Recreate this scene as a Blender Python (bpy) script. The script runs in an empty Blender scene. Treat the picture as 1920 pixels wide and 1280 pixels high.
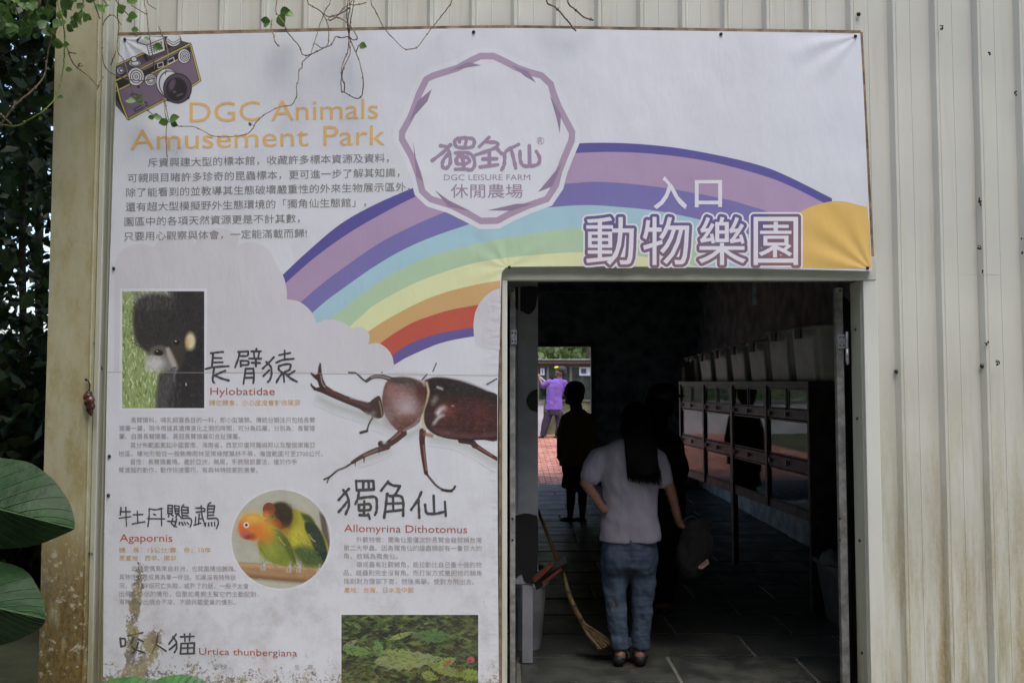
import bpy, bmesh, math, random
import numpy as np
from mathutils import Vector, Matrix, noise
from mathutils.geometry import tessellate_polygon
random.seed(7); rng = np.random.default_rng(7)
scn = bpy.context.scene
C = scn.collection

# ---------------------------------------------------------------- camera, light, exposure
F = 1550.0; EYE = Vector((0, -4.3, 1.70)); PIT = math.atan(75 / F)
cam_d = bpy.data.cameras.new('camera'); cam = bpy.data.objects.new('camera', cam_d); C.objects.link(cam)
cam_d.sensor_width = 36; cam_d.lens = F / 1920 * 36; cam_d.clip_start = .05; cam_d.clip_end = 400
cam.location = EYE; cam.rotation_euler = (math.pi / 2 + PIT, 0, 0)
scn.camera = cam
scn.cycles.use_denoising = True
scn.cycles.max_bounces = 8; scn.cycles.diffuse_bounces = 4; scn.cycles.glossy_bounces = 4
scn.cycles.sample_clamp_indirect = 4
W = bpy.data.worlds.new('World'); scn.world = W; W.use_nodes = True
SUN_EL, SUN_AZ = math.radians(70), math.radians(158)      # azimuth clockwise from +Y: behind the camera, to the right
sky = W.node_tree.nodes.new('ShaderNodeTexSky'); sky.sky_type = 'NISHITA'; sky.sun_disc = False
sky.sun_elevation = SUN_EL; sky.sun_rotation = SUN_AZ; sky.dust_density = 3.0; sky.air_density = 1.0; sky.ozone_density = 1.0
W.node_tree.links.new(sky.outputs[0], W.node_tree.nodes['Background'].inputs[0])
W.node_tree.nodes['Background'].inputs[1].default_value = 0.15
sd = bpy.data.lights.new('sun', 'SUN'); sun = bpy.data.objects.new('sun', sd); C.objects.link(sun)
sd.energy = 0.6; sd.angle = math.radians(35); sd.color = (1, .96, .90)
sdir = Vector((math.sin(SUN_AZ) * math.cos(SUN_EL), math.cos(SUN_AZ) * math.cos(SUN_EL), math.sin(SUN_EL)))
sun.rotation_euler = sdir.to_track_quat('Z', 'Y').to_euler()
scn.view_settings.view_transform = 'Standard'; scn.view_settings.look = 'None'
scn.view_settings.gamma = 1; scn.view_settings.use_curve_mapping = False
scn.view_settings.exposure = 1.47

cp, sp = math.cos(PIT), math.sin(PIT)
def P(u, v, Y=-.06):
    """point of the photograph (1920x1280) carried to the upright plane y = Y"""
    a = (u - 960) / F; b = (640 - v) / F
    dy = cp - b * sp; dz = sp + b * cp
    t = (Y - EYE.y) / dy
    return Vector((a * t, Y, EYE.z + dz * t))

# ---------------------------------------------------------------- helpers
def lin(r, g, b, k=1.0):
    f = lambda c: (c / 255 / 12.92 if c / 255 < .04045 else ((c / 255 + .055) / 1.055) ** 2.4) * k
    return (f(r), f(g), f(b), 1)
def S(r, g, b): return lin(r, g, b, 1.22)

class NB:
    def __init__(s, name):
        s.m = bpy.data.materials.new(name); s.m.use_nodes = True; s.t = s.m.node_tree
        s.b = s.t.nodes['Principled BSDF']; s.geo = None
    def n(s, t, **k):
        x = s.t.nodes.new(t)
        for a, b in k.items(): setattr(x, a, b)
        return x
    def L(s, a, b): s.t.links.new(a, b)
    def pos(s):
        if not s.geo: s.geo = s.n('ShaderNodeNewGeometry')
        return s.geo.outputs['Position']
    def put(s, sock, v):
        if hasattr(v, 'links'): s.L(v, sock)
        else: sock.default_value = v
    def noise(s, scale, detail=4, rough=.6, st=(1, 1, 1), off=(0, 0, 0), local=False):
        mp = s.n('ShaderNodeMapping'); mp.inputs['Scale'].default_value = st; mp.inputs['Location'].default_value = off
        src = s.n('ShaderNodeTexCoord').outputs['Object'] if local else s.pos()
        s.L(src, mp.inputs[0])
        x = s.n('ShaderNodeTexNoise'); x.inputs['Scale'].default_value = scale
        x.inputs['Detail'].default_value = detail; x.inputs['Roughness'].default_value = rough
        s.L(mp.outputs[0], x.inputs['Vector']); return x.outputs['Fac']
    def math(s, op, a, b=0.0, c=None):
        x = s.n('ShaderNodeMath', operation=op); s.put(x.inputs[0], a); s.put(x.inputs[1], b)
        if c is not None: s.put(x.inputs[2], c)
        return x.outputs[0]
    def rng(s, v, a, b, c=0.0, d=1.0, smooth=True):
        x = s.n('ShaderNodeMapRange'); x.interpolation_type = 'SMOOTHSTEP' if smooth else 'LINEAR'
        s.put(x.inputs[0], v)
        for i, q in enumerate((a, b, c, d)): s.put(x.inputs[i + 1], q)
        return x.outputs[0]
    def mix(s, f, a, b, mode='MIX'):
        x = s.n('ShaderNodeMix', data_type='RGBA', blend_type=mode)
        s.put(x.inputs[0], f); s.put(x.inputs[6], a); s.put(x.inputs[7], b); return x.outputs[2]
    def sep(s, v=None):
        x = s.n('ShaderNodeSeparateXYZ'); s.L(v or s.pos(), x.inputs[0]); return x.outputs
    def bump(s, h, st=.3, d=.01):
        x = s.n('ShaderNodeBump'); x.inputs['Strength'].default_value = st; x.inputs['Distance'].default_value = d
        s.L(h, x.inputs['Height']); s.L(x.outputs[0], s.b.inputs['Normal'])
    def fin(s, col=None, rough=None, metal=None, spec=None):
        if col is not None: s.put(s.b.inputs['Base Color'], col)
        if rough is not None: s.put(s.b.inputs['Roughness'], rough)
        if metal is not None: s.put(s.b.inputs['Metallic'], metal)
        if spec is not None: s.b.inputs['Specular IOR Level'].default_value = spec
        return s.m

def simple(name, col, rough=.6, var=.15, scale=12, bump=.15, metal=0, spec=.5, dist=.004):
    nb = NB(name); c = tuple(col[:3]) + (1,)
    f = nb.noise(scale, 5)
    d = tuple(x * (1 - var * 1.6) for x in c[:3]) + (1,); l = tuple(min(1, x * (1 + var)) for x in c[:3]) + (1,)
    m = nb.mix(nb.rng(f, .3, .7), d, l)
    if bump: nb.bump(nb.noise(scale * 4, 4), bump, dist)
    return nb.fin(m, rough, metal, spec)

def mesh(name, verts, faces, mat=None, parent=None, smooth=False):
    me = bpy.data.meshes.new(name); me.from_pydata([tuple(v) for v in verts], [], faces); me.update()
    if smooth: me.polygons.foreach_set('use_smooth', [True] * len(me.polygons))
    o = bpy.data.objects.new(name, me); C.objects.link(o)
    if mat: me.materials.append(mat)
    if parent: o.parent = parent
    return o
def tag(o, label=None, cat=None, group=None, kind=None):
    if label: o['label'] = label
    if cat: o['category'] = cat
    if group: o['group'] = group
    if kind: o['kind'] = kind
    return o
def thing(name, label, cat, loc=(0, 0, 0), group=None, rz=0):
    o = bpy.data.objects.new(name, None); C.objects.link(o); o.location = loc; o.rotation_euler = (0, 0, rz)
    o.empty_display_size = .1
    return tag(o, label, cat, group)
class MB:
    """gathers primitives, then links them as one mesh object"""
    def __init__(s): s.v = []; s.f = []
    def add(s, v, f):
        n = len(s.v); s.v += [Vector(x) for x in v]; s.f += [tuple(i + n for i in q) for q in f]; return s
    def box(s, x0, x1, y0, y1, z0, z1, bev=0):
        if bev:
            bm = bmesh.new(); bmesh.ops.create_cube(bm, size=1)
            for v in bm.verts:
                v.co = Vector(((x0 + x1) / 2 + v.co.x * (x1 - x0), (y0 + y1) / 2 + v.co.y * (y1 - y0), (z0 + z1) / 2 + v.co.z * (z1 - z0)))
            bmesh.ops.bevel(bm, geom=bm.edges[:], offset=bev, segments=2, affect='EDGES', profile=.5)
            bm.verts.index_update(); s.add([v.co.copy() for v in bm.verts], [[v.index for v in f.verts] for f in bm.faces]); bm.free(); return s
        return s.add([(x, y, z) for x in (x0, x1) for y in (y0, y1) for z in (z0, z1)],
                     [(0, 1, 3, 2), (4, 6, 7, 5), (0, 4, 5, 1), (2, 3, 7, 6), (0, 2, 6, 4), (1, 5, 7, 3)])
    def tube(s, pts, r, n=6, r2=None):
        pts = [Vector(p) for p in pts]; m = len(pts); rings = []
        up = Vector((0, 0, 1))
        for i, p in enumerate(pts):
            t = (pts[min(i + 1, m - 1)] - pts[max(i - 1, 0)]).normalized()
            a = t.cross(up)
            if a.length < .2: a = t.cross(Vector((1, 0, 0)))
            a.normalize(); b = t.cross(a)
            rr = r if r2 is None else r + (r2 - r) * i / (m - 1)
            if isinstance(r, (list, tuple)): rr = r[i]
            rings.append([p + (a * math.cos(6.2832 * k / n) + b * math.sin(6.2832 * k / n)) * rr for k in range(n)])
        v = [x for q in rings for x in q]; f = []
        for i in range(m - 1):
            for k in range(n): f.append((i * n + k, i * n + (k + 1) % n, (i + 1) * n + (k + 1) % n, (i + 1) * n + k))
        f.append(tuple(range(n))[::-1]); f.append(tuple((m - 1) * n + k for k in range(n)))
        return s.add(v, f)
    def ell(s, c, r, n=16, m=10, M=None):
        c = Vector(c); v = []; f = []
        if not hasattr(r, '__len__'): r = (r, r, r)
        for i in range(m + 1):
            th = math.pi * i / m
            for k in range(n):
                ph = 6.2832 * k / n
                p = Vector((r[0] * math.sin(th) * math.cos(ph), r[1] * math.sin(th) * math.sin(ph), r[2] * math.cos(th)))
                v.append(c + (M @ p if M else p))
        for i in range(m):
            for k in range(n): f.append((i * n + k, (i + 1) * n + k, (i + 1) * n + (k + 1) % n, i * n + (k + 1) % n))
        return s.add(v, f)
    def caps(s, p, q, r1, r2=None, n=12):
        """tapered limb with round ends"""
        r2 = r1 if r2 is None else r2; p = Vector(p); q = Vector(q); d = q - p
        if d.length < 1e-5: return s.ell(p, r1)
        d.normalize(); pts = []; rs = []
        for k in range(5): a = math.pi / 2 * k / 4; pts.append(p - d * r1 * math.cos(a)); rs.append(max(.0005, r1 * math.sin(a)))
        for k in range(1, 4): pts.append(p.lerp(q, k / 4)); rs.append(r1 + (r2 - r1) * k / 4)
        for k in range(5): a = math.pi / 2 * (4 - k) / 4; pts.append(q + d * r2 * math.cos(a)); rs.append(max(.0005, r2 * math.sin(a)))
        return s.tube(pts, rs, n)
    def loft(s, rings, n=20, e=2.0):
        """rings = (centre, rx, ry) stacked horizontally; closed at both ends"""
        v = []; f = []; m = len(rings)
        for c, rx, ry in rings:
            for k in range(n):
                a = 6.2832 * k / n; ca, sa = math.cos(a), math.sin(a)
                v.append(Vector(c) + Vector((rx * math.copysign(abs(ca) ** (2 / e), ca), ry * math.copysign(abs(sa) ** (2 / e), sa), 0)))
        for i in range(m - 1):
            for k in range(n): f.append((i * n + k, i * n + (k + 1) % n, (i + 1) * n + (k + 1) % n, (i + 1) * n + k))
        f.append(tuple(range(n))[::-1]); f.append(tuple((m - 1) * n + k for k in range(n)))
        return s.add(v, f)
    def build(s, name, mat=None, parent=None, smooth=False): return mesh(name, s.v, s.f, mat, parent, smooth)
    def fused(s, name, vox, mat=None, parent=None, it=3, fold=0.0, fs=9):
        """all closed pieces melted into one continuous skin"""
        tmp = s.build('tmp_' + name)
        md = tmp.modifiers.new('r', 'REMESH'); md.mode = 'VOXEL'; md.voxel_size = vox
        sm = tmp.modifiers.new('s', 'SMOOTH'); sm.iterations = it; sm.factor = .5
        dg = bpy.context.evaluated_depsgraph_get()
        me = bpy.data.meshes.new_from_object(tmp.evaluated_get(dg)); me.name = name
        bpy.data.objects.remove(tmp)
        if fold:
            me.update()
            for v in me.vertices:
                p = v.co; k = noise.noise(Vector((p.x * fs * 1.6, p.y * fs, p.z * fs * .7))) + .5 * noise.noise(Vector((p.x * fs * 3 + p.z * 5, p.y * fs * 2, p.z * fs * 1.8)))
                v.co = p + v.normal * fold * k
        me.polygons.foreach_set('use_smooth', [True] * len(me.polygons))
        me.materials.clear()
        if mat: me.materials.append(mat)
        o = bpy.data.objects.new(name, me); C.objects.link(o)
        if parent: o.parent = parent
        return o
def rebase(root):
    """moves the children so that they keep their world place under a root that is not at the origin"""
    M = Matrix.Translation(-root.location)
    for c in root.children:
        c.location = c.location - root.location
        for d in c.children: pass

def cat(pts, k=8):
    """smooth curve through the points"""
    if len(pts) < 3: return [Vector(p) for p in pts]
    p = [Vector(q) for q in pts]; p = [2 * p[0] - p[1]] + p + [2 * p[-1] - p[-2]]; out = []
    for i in range(1, len(p) - 2):
        for j in range(k):
            t = j / k
            out.append(.5 * ((2 * p[i]) + (p[i + 1] - p[i - 1]) * t + (2 * p[i - 1] - 5 * p[i] + 4 * p[i + 1] - p[i + 2]) * t * t + (3 * p[i] - p[i - 1] - 3 * p[i + 1] + p[i + 2]) * t ** 3))
    out.append(p[-2]); return out

# ---------------------------------------------------------------- materials of the place
def wall_mat(name, base, moss=1.0, top=1.5, seed=0, rust=0.0):
    nb = NB(name); x, y, z = nb.sep()
    streak = nb.noise(3.2, 6, .7, (3.2, 3.2, .35 if not rust else 1.3), (seed, 0, 0))
    fine = nb.noise(60, 5, .7, (1, 1, .5)); big = nb.noise(1.3, 3, .5, off=(seed * 2, 0, 0))
    low = nb.rng(z, top, .1)
    f1 = nb.math('MULTIPLY', nb.rng(streak, .36, .66), low)
    f1 = nb.math('MULTIPLY', f1, nb.rng(fine, .25, .6, .45, 1.0))
    c0 = nb.mix(nb.rng(big, .3, .7), tuple(q * .90 for q in base[:3]) + (1,), base)
    c0 = nb.mix(nb.math('MULTIPLY', nb.rng(nb.noise(2.0, 4, .6, (6, 6, .35), (seed + 4, 0, 0)), .5, .75), .28), c0, lin(150, 140, 105))
    c1 = nb.mix(nb.math('MULTIPLY', f1, .85 * moss), c0, lin(150, 132, 72))
    sp1 = nb.rng(nb.noise(110, 3, .6), .66, .72)
    c1 = nb.mix(nb.math('MULTIPLY', sp1, nb.math('MULTIPLY', low, .5 * moss)), c1, lin(85, 74, 40))
    green = nb.math('MULTIPLY', nb.rng(nb.noise(1.7, 4, .6, (2.5, 2.5, .5), (seed + 9, 3, 0)), .5, .68), nb.rng(z, .95, .1))
    c1 = nb.mix(nb.math('MULTIPLY', green, .55 * moss), c1, lin(112, 115, 50))
    if rust:
        a = nb.math('MULTIPLY', nb.rng(z, 1.15, .5), nb.rng(nb.noise(5, 6, .7, (2, 2, .6)), .30, .46))
        c1 = nb.mix(nb.math('MULTIPLY', a, rust), c1, nb.mix(nb.rng(fine, .35, .6), lin(84, 66, 30), lin(132, 108, 58)))
        c1 = nb.mix(nb.math('MULTIPLY', nb.rng(nb.noise(26, 4, .7), .56, .64), nb.rng(z, 1.15, .8)), c1, lin(190, 185, 160))
    nb.bump(nb.noise(25, 4, .6, (1, 1, .4)), .12, .004)
    return nb.fin(c1, nb.rng(fine, .3, .7, .42, .6), spec=.4)
M_wall = wall_mat('painted_steel', S(189, 190, 181), moss=.95, top=2.3)
M_post = wall_mat('mossy_painted_steel', S(170, 168, 140), moss=.85, top=6.5, seed=5, rust=.9)
M_trim = wall_mat('trim_steel', S(176, 178, 164), moss=.7, top=1.0, seed=3)
M_trimlight = wall_mat('light_trim_steel', S(196, 198, 190), moss=.6, top=.9, seed=8)
M_rusty = simple('rusty_batten', lin(128, 108, 84), .8, .4, 14, .3)
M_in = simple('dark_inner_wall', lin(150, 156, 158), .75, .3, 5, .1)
M_roof = simple('dark_roof', lin(110, 112, 112), .8, .3, 4)
M_tube = simple('galvanised_tube', lin(150, 150, 150), .45, .25, 20, .1, metal=.35)
M_hinge = simple('hinge_steel', lin(186, 188, 196), .4, .2, 60, .1, metal=.5)
M_black = simple('black_paint', lin(14, 14, 15), .6, .3, 9)
M_whitep = simple('white_board_paint', lin(140, 141, 146), .55, .12, 6)
M_dark = simple('dark_steel', lin(60, 56, 60), .5, .3, 12, metal=.3)
M_screw = simple('dark_screw', lin(70, 66, 58), .45, .4, 90, metal=.6)
M_clump = simple('dried_dark_clump', lin(42, 36, 32), .9, .4, 200, .4)

# stone tiles of the inner floor
def slate():
    nb = NB('slate_tile'); oi = nb.n('ShaderNodeObjectInfo')
    f = nb.noise(4, 6, .65); g = nb.noise(40, 5, .7)
    c = nb.mix(nb.rng(f, .3, .7), lin(44, 48, 46), lin(78, 80, 74))
    c = nb.mix(nb.math('MULTIPLY', oi.outputs['Random'], .45), c, lin(48, 50, 46))
    c = nb.mix(nb.math('MULTIPLY', nb.rng(g, .55, .7), .4), c, lin(100, 98, 86))
    nb.bump(nb.math('ADD', f, nb.math('MULTIPLY', g, .3)), .4, .012)
    return nb.fin(c, nb.rng(f, .3, .7, .28, .55))
M_slate = slate()
M_grout = simple('pale_grout', lin(100, 102, 94), .9, .2, 18, .3)

# ---------------------------------------------------------------- ground
M_soil = simple('soil_and_moss', lin(66, 70, 44), .95, .4, 1.6, .5, dist=.02)
g = mesh('ground', [(-120, -120, -.03), (120, -120, -.03), (120, 160, -.03), (-120, 160, -.03)], [(0, 1, 2, 3)], M_soil); tag(g, kind='structure')
gp = MB().box(-6, 6, -7, -.0, -.06, -.004).build('path', simple('front_concrete', lin(128, 126, 116), .9, .25, 2, .4)); tag(gp, kind='structure')

# ---------------------------------------------------------------- the shed
shed = thing('metal_shed', 'pale ribbed metal shed with dark open doorway behind the printed banner', 'shed')
PITCH = .222; RX0 = P(1664, 80, 0).x          # one rib stands at this x
BACK = 9.35; XL, XR = P(96, 640, 0).x, 4.6; HT = 4.35
def profile(x0, x1):
    """cross-section of the ribbed sheet seen from above: list of (x, y)"""
    pr = [(0, 0), (.019, -.026), (.032, -.026), (.036, -.014), (.041, -.018), (.045, -.018), (.052, 0), (.120, 0), (.1235, -.0022), (.127, 0)]
    out = []; k0 = math.floor((x0 - RX0) / PITCH) - 1; k1 = math.ceil((x1 - RX0) / PITCH) + 1
    for k in range(k0, k1 + 1):
        for a, b in pr: out.append((RX0 + k * PITCH + a, b))
    res = []
    for i in range(len(out) - 1):
        (xa, ya), (xb, yb) = out[i], out[i + 1]
        if xb < x0 or xa > x1: continue
        def at(x): return (x, ya + (yb - ya) * (x - xa) / (xb - xa) if xb > xa else ya)
        if not res: res.append(at(max(xa, x0)))
        res.append(at(min(xb, x1)))
    return res
def sheet(x0, x1, z0, z1, dy=0.0):
    pr = profile(x0, x1); v = []; f = []; n = len(pr)
    zs = [z0 + (z1 - z0) * i / 6 for i in range(7)]
    for z in zs:
        for x, y in pr:
            w = .0045 * noise.noise(Vector((x * 2.2, z * 1.6, 3)))
            v.append((x, y + dy + w, z))
    for j in range(6):
        for i in range(n - 1): a = j * n + i; f.append((a, a + 1, a + n + 1, a + n))
    m = len(v)
    for x, y in pr: v.append((x, y + dy + .002, z0))
    for i in range(n - 1): f.append((m + i, m + i + 1, i + 1, i))
    return mesh('wall_sheet', v, f, M_wall, shed)
DX0, DX1 = P(941, 700, 0).x, P(1617, 700, 0).x; DZ = P(1200, 515, 0).z
WX = P(214, 640, 0).x
def run(a, b, z0, z1):
    x = a; i = 0
    while x < b - .01:
        nx = RX0 + (math.floor((x - RX0) / PITCH + 1e-4) + 3) * PITCH + .002; nx = min(nx, b)
        sheet(x, nx, z0, z1, -.0012 * (i % 2)); x = nx; i += 1
run(WX, DX0, 0, DZ); run(DX1 + .07, XR, 0, DZ)
run(WX, XR, DZ, HT)
# corner flashing: a wide plate, then two steps down to the sheets
xa, xb, xc, xd = P(88, 640, -.085).x, P(172, 640, -.085).x, P(188, 640, -.06).x, WX + .012
def upright(name, pf, mat, label):
    v = []; f = []; nz = 40; m = len(pf)
    for j in range(nz + 1):
        z = HT * j / nz
        for i, (x, y) in enumerate(pf): v.append((x + .0025 * noise.noise(Vector((x * 9, z * 1.7, 0))), y + .0025 * noise.noise(Vector((x * 20, z * 1.3, 5))), z))
    for j in range(nz):
        for i in range(m - 1): a = j * m + i; f.append((a, a + 1, a + m + 1, a + m))
    o = mesh(name, v, f, mat, shed); o['label'] = label
upright('corner_flashing', [(xa, .12), (xa, -.082), (xa + .003, -.085), (xb - .012, -.085), (xb - .008, -.089), (xb - .003, -.089), (xb, -.085), (xb, -.03)], M_post, 'mossy wide corner flashing, brown at its foot')
upright('edge_strip', [(xb + .001, -.03), (xb + .004, -.060), (xc - .004, -.062), (xc, -.058), (xc, -.010)], M_trim, 'narrow pale strip beside the corner flashing')
upright('inner_strip', [(xc + .001, -.012), (xc + .012, -.016), (xc + .016, -.006), (xd - .004, -.006), (xd, .0)], M_trim, 'recessed grey strip behind the banner edge')
# side walls, back wall with a wide opening, roof
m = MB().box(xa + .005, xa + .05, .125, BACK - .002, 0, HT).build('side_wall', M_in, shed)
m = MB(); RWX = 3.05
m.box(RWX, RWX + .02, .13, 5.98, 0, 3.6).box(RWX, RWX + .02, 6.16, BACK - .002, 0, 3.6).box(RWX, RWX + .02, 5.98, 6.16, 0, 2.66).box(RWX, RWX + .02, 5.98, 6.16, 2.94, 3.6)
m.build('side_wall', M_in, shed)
MO = P(1108, 700, BACK).x; OT = P(1050, 650, BACK).z; OL = -2.15
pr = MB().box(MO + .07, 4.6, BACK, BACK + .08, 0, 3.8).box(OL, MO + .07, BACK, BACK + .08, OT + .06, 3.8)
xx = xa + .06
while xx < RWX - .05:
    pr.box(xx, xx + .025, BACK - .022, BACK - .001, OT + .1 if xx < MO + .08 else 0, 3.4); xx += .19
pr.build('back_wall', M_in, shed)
m = MB().box(MO, MO + .068, BACK - .04, BACK + .1, 0, OT).box(OL, MO + .068, BACK - .04, BACK + .1, OT + .001, OT + .058).build('back_door_frame', simple('frame_olive', lin(96, 98, 84), .7), shed)
mesh('roof', [(xa - .0, .10, 3.45), (XR, .10, 3.45), (XR, BACK + .3, 3.25), (xa - .0, BACK + .3, 3.25)], [(0, 1, 2, 3)], M_roof, shed)
m = MB()
for k in range(5):
    y = 1.2 + k * 1.9; m.box(xa + .06, RWX - .01, y, y + .06, 3.13, 3.23)
m.build('roof_beam', M_roof, shed)
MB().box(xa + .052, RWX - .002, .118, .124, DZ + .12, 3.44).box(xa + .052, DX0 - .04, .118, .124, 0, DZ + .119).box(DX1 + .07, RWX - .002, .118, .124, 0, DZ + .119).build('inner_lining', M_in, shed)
# door casing: header, jambs and the light face trims
hz0 = P(1200, 526, -.02).z
casing = MB().box(DX0 - .01, DX1 + .07, -.034, -.004, hz0, DZ + .09, .004).build('door_header', M_trim, shed)
MB().box(DX0 + .03, DX1 - .0, -.002, .12, hz0 + .012, hz0 + .05).build('door_reveal', M_trim, shed)
o = MB().box(DX1, DX1 + .072, -.031, -.001, 0, hz0 - .001, .003).build('door_trim', M_trimlight, shed)
xl = P(951, 640, -.03).x; xl0 = P(941, 640, -.03).x
MB().box(xl0, xl, -.036, -.003, 0, hz0 - .001, .003).build('door_trim', M_trimlight, shed)
MB().box(DX1 - .004, DX1 + .02, .0, .125, 0, hz0).build('door_reveal', M_trim, shed)
MB().box(xl0, xl - .004, -.002, .125, 0, hz0).build('door_reveal', M_trim, shed)
xr0 = P(935.5, 640, -.03).x
MB().box(xr0, xl0 - .001, -.0595, -.002, 0, P(938, 520).z, .002).build('wooden_batten', M_rusty, shed)
for (u, v_) in ((1601, 618), (1603, 784), (1604, 1012), (1605, 1222)):
    p = P(u, v_, .07); MB().ell((DX1 - .006, .06, p.z), (.008, .008, .008), 8, 6).build('screw', M_screw, shed, True)
for (u, v_) in ((1610, 27), (1673, 31), (1680, 696), (1841, 686)):
    p = P(u, v_, -.012); mb = MB().ell(p, (.012, .006, .012), 10, 6).ell(p + Vector((0, -.006, 0)), (.006, .006, .006), 6, 6)
    o = mb.build('screw', M_screw, shed, True)
# joints of the floor and its tiles
fl = MB().box(xa + .05, RWX, .0, BACK + .02, -.02, -.0005).build('floor', M_grout); tag(fl, kind='structure')
tiles = []
for sw in (.62, .78, .92):
    me = MB().box(-sw / 2 + .012, sw / 2 - .012, -.213, .213, 0, .009, .004)
    q = bpy.data.meshes.new('tile'); q.from_pydata([tuple(x) for x in me.v], [], me.f); q.materials.append(M_slate); tiles.append((sw, q))
r = 0; y = .22
while y < BACK - .1:
    x = -.95 + (r * .37) % .6; k = r
    while x < 2.9:
        sw, q = tiles[(k * 2 + r) % 3]
        o = bpy.data.objects.new('stone_tile', q); C.objects.link(o); o.parent = fl
        o.location = (x + sw / 2, y, random.uniform(-.002, .002)); o.rotation_euler = (random.uniform(-.003, .003), random.uniform(-.003, .003), random.uniform(-.012, .012))
        x += sw; k += 1
    y += .45; r += 1

# door leaves standing open inward: galvanised frame seen edge on, hinges
def leaf(name, u0, u1, ud, depth, label, hv):
    t = thing(name, label, 'door')
    x0, x1 = P(u0, 640, .13).x, P(u1, 640, .13).x
    sgn = 1 if ud > 0 else -1
    mb = MB().box(x0, x1, .13, .165, .02, hz0 - .02, .003)
    mb.build('edge_tube', M_tube, t)
    a, b = (x0, x1) if sgn > 0 else (x1, x0)
    if sgn < 0: MB().box(a - .02, a, .166, .166 + depth, .04, hz0 - .04).build('panel', M_in, t)
    else:
        q = [(x0 + .012, .166), (x1 - .004, .166), (x1 + .40, .166 + depth), (x0 + .416, .166 + depth)]
        mesh('panel', [(x, y, z) for z in (.04, hz0 - .04) for x, y in q], [(0, 3, 2, 1), (4, 5, 6, 7), (0, 1, 5, 4), (1, 2, 6, 5), (2, 3, 7, 6), (3, 0, 4, 7)], M_in, t)
    for vv in (545, 572 + 400, 1012):
        p = P((u0 + u1) / 2, vv, .129); MB().ell(p, (.006, .002, .006), 10, 6).build('bolt', M_black, t, True)
    for vv in hv:
        p0 = P(u0 + 2, vv - 13, .128); p1 = P(u1 + 3, vv + 13, .128)
        h = MB().box(min(p0.x, p1.x), max(p0.x, p1.x), .121, .128, min(p0.z, p1.z), max(p0.z, p1.z), .001).build('hinge', M_hinge, t)
        for a_ in (.25, .75):
            for b_ in (.2, .8):
                MB().ell((p0.x + (p1.x - p0.x) * a_, .1205, p0.z + (p1.z - p0.z) * b_), (.0045, .002, .0045), 8, 5).build('rivet', M_black, h, True)
        if u0 > 1200:
            c0 = P(u1 + 6, vv - 18, .112); c1 = P(u1 + 6, vv + 12, .112); c2 = P(u1 + 7, vv + 42, .112)
            MB().tube([c0, c1], .0075, 10).build('hinge_pin', M_hinge, h, True); MB().tube([c1 + Vector((.001, 0, -.003)), c2], .0085, 10).ell(c2, .006, 8, 6).build('hinge_barrel', M_hinge, h, True)
    return t
leaf('door_leaf', 956, 966, -1, .75, 'open door leaf at the left jamb, grey tube edge with small hinge', (632,))
leaf('door_leaf', 1568, 1582, 1, .80, 'open door leaf at the right jamb, pale tube edge with bright hinge and pin', (640,))

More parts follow.
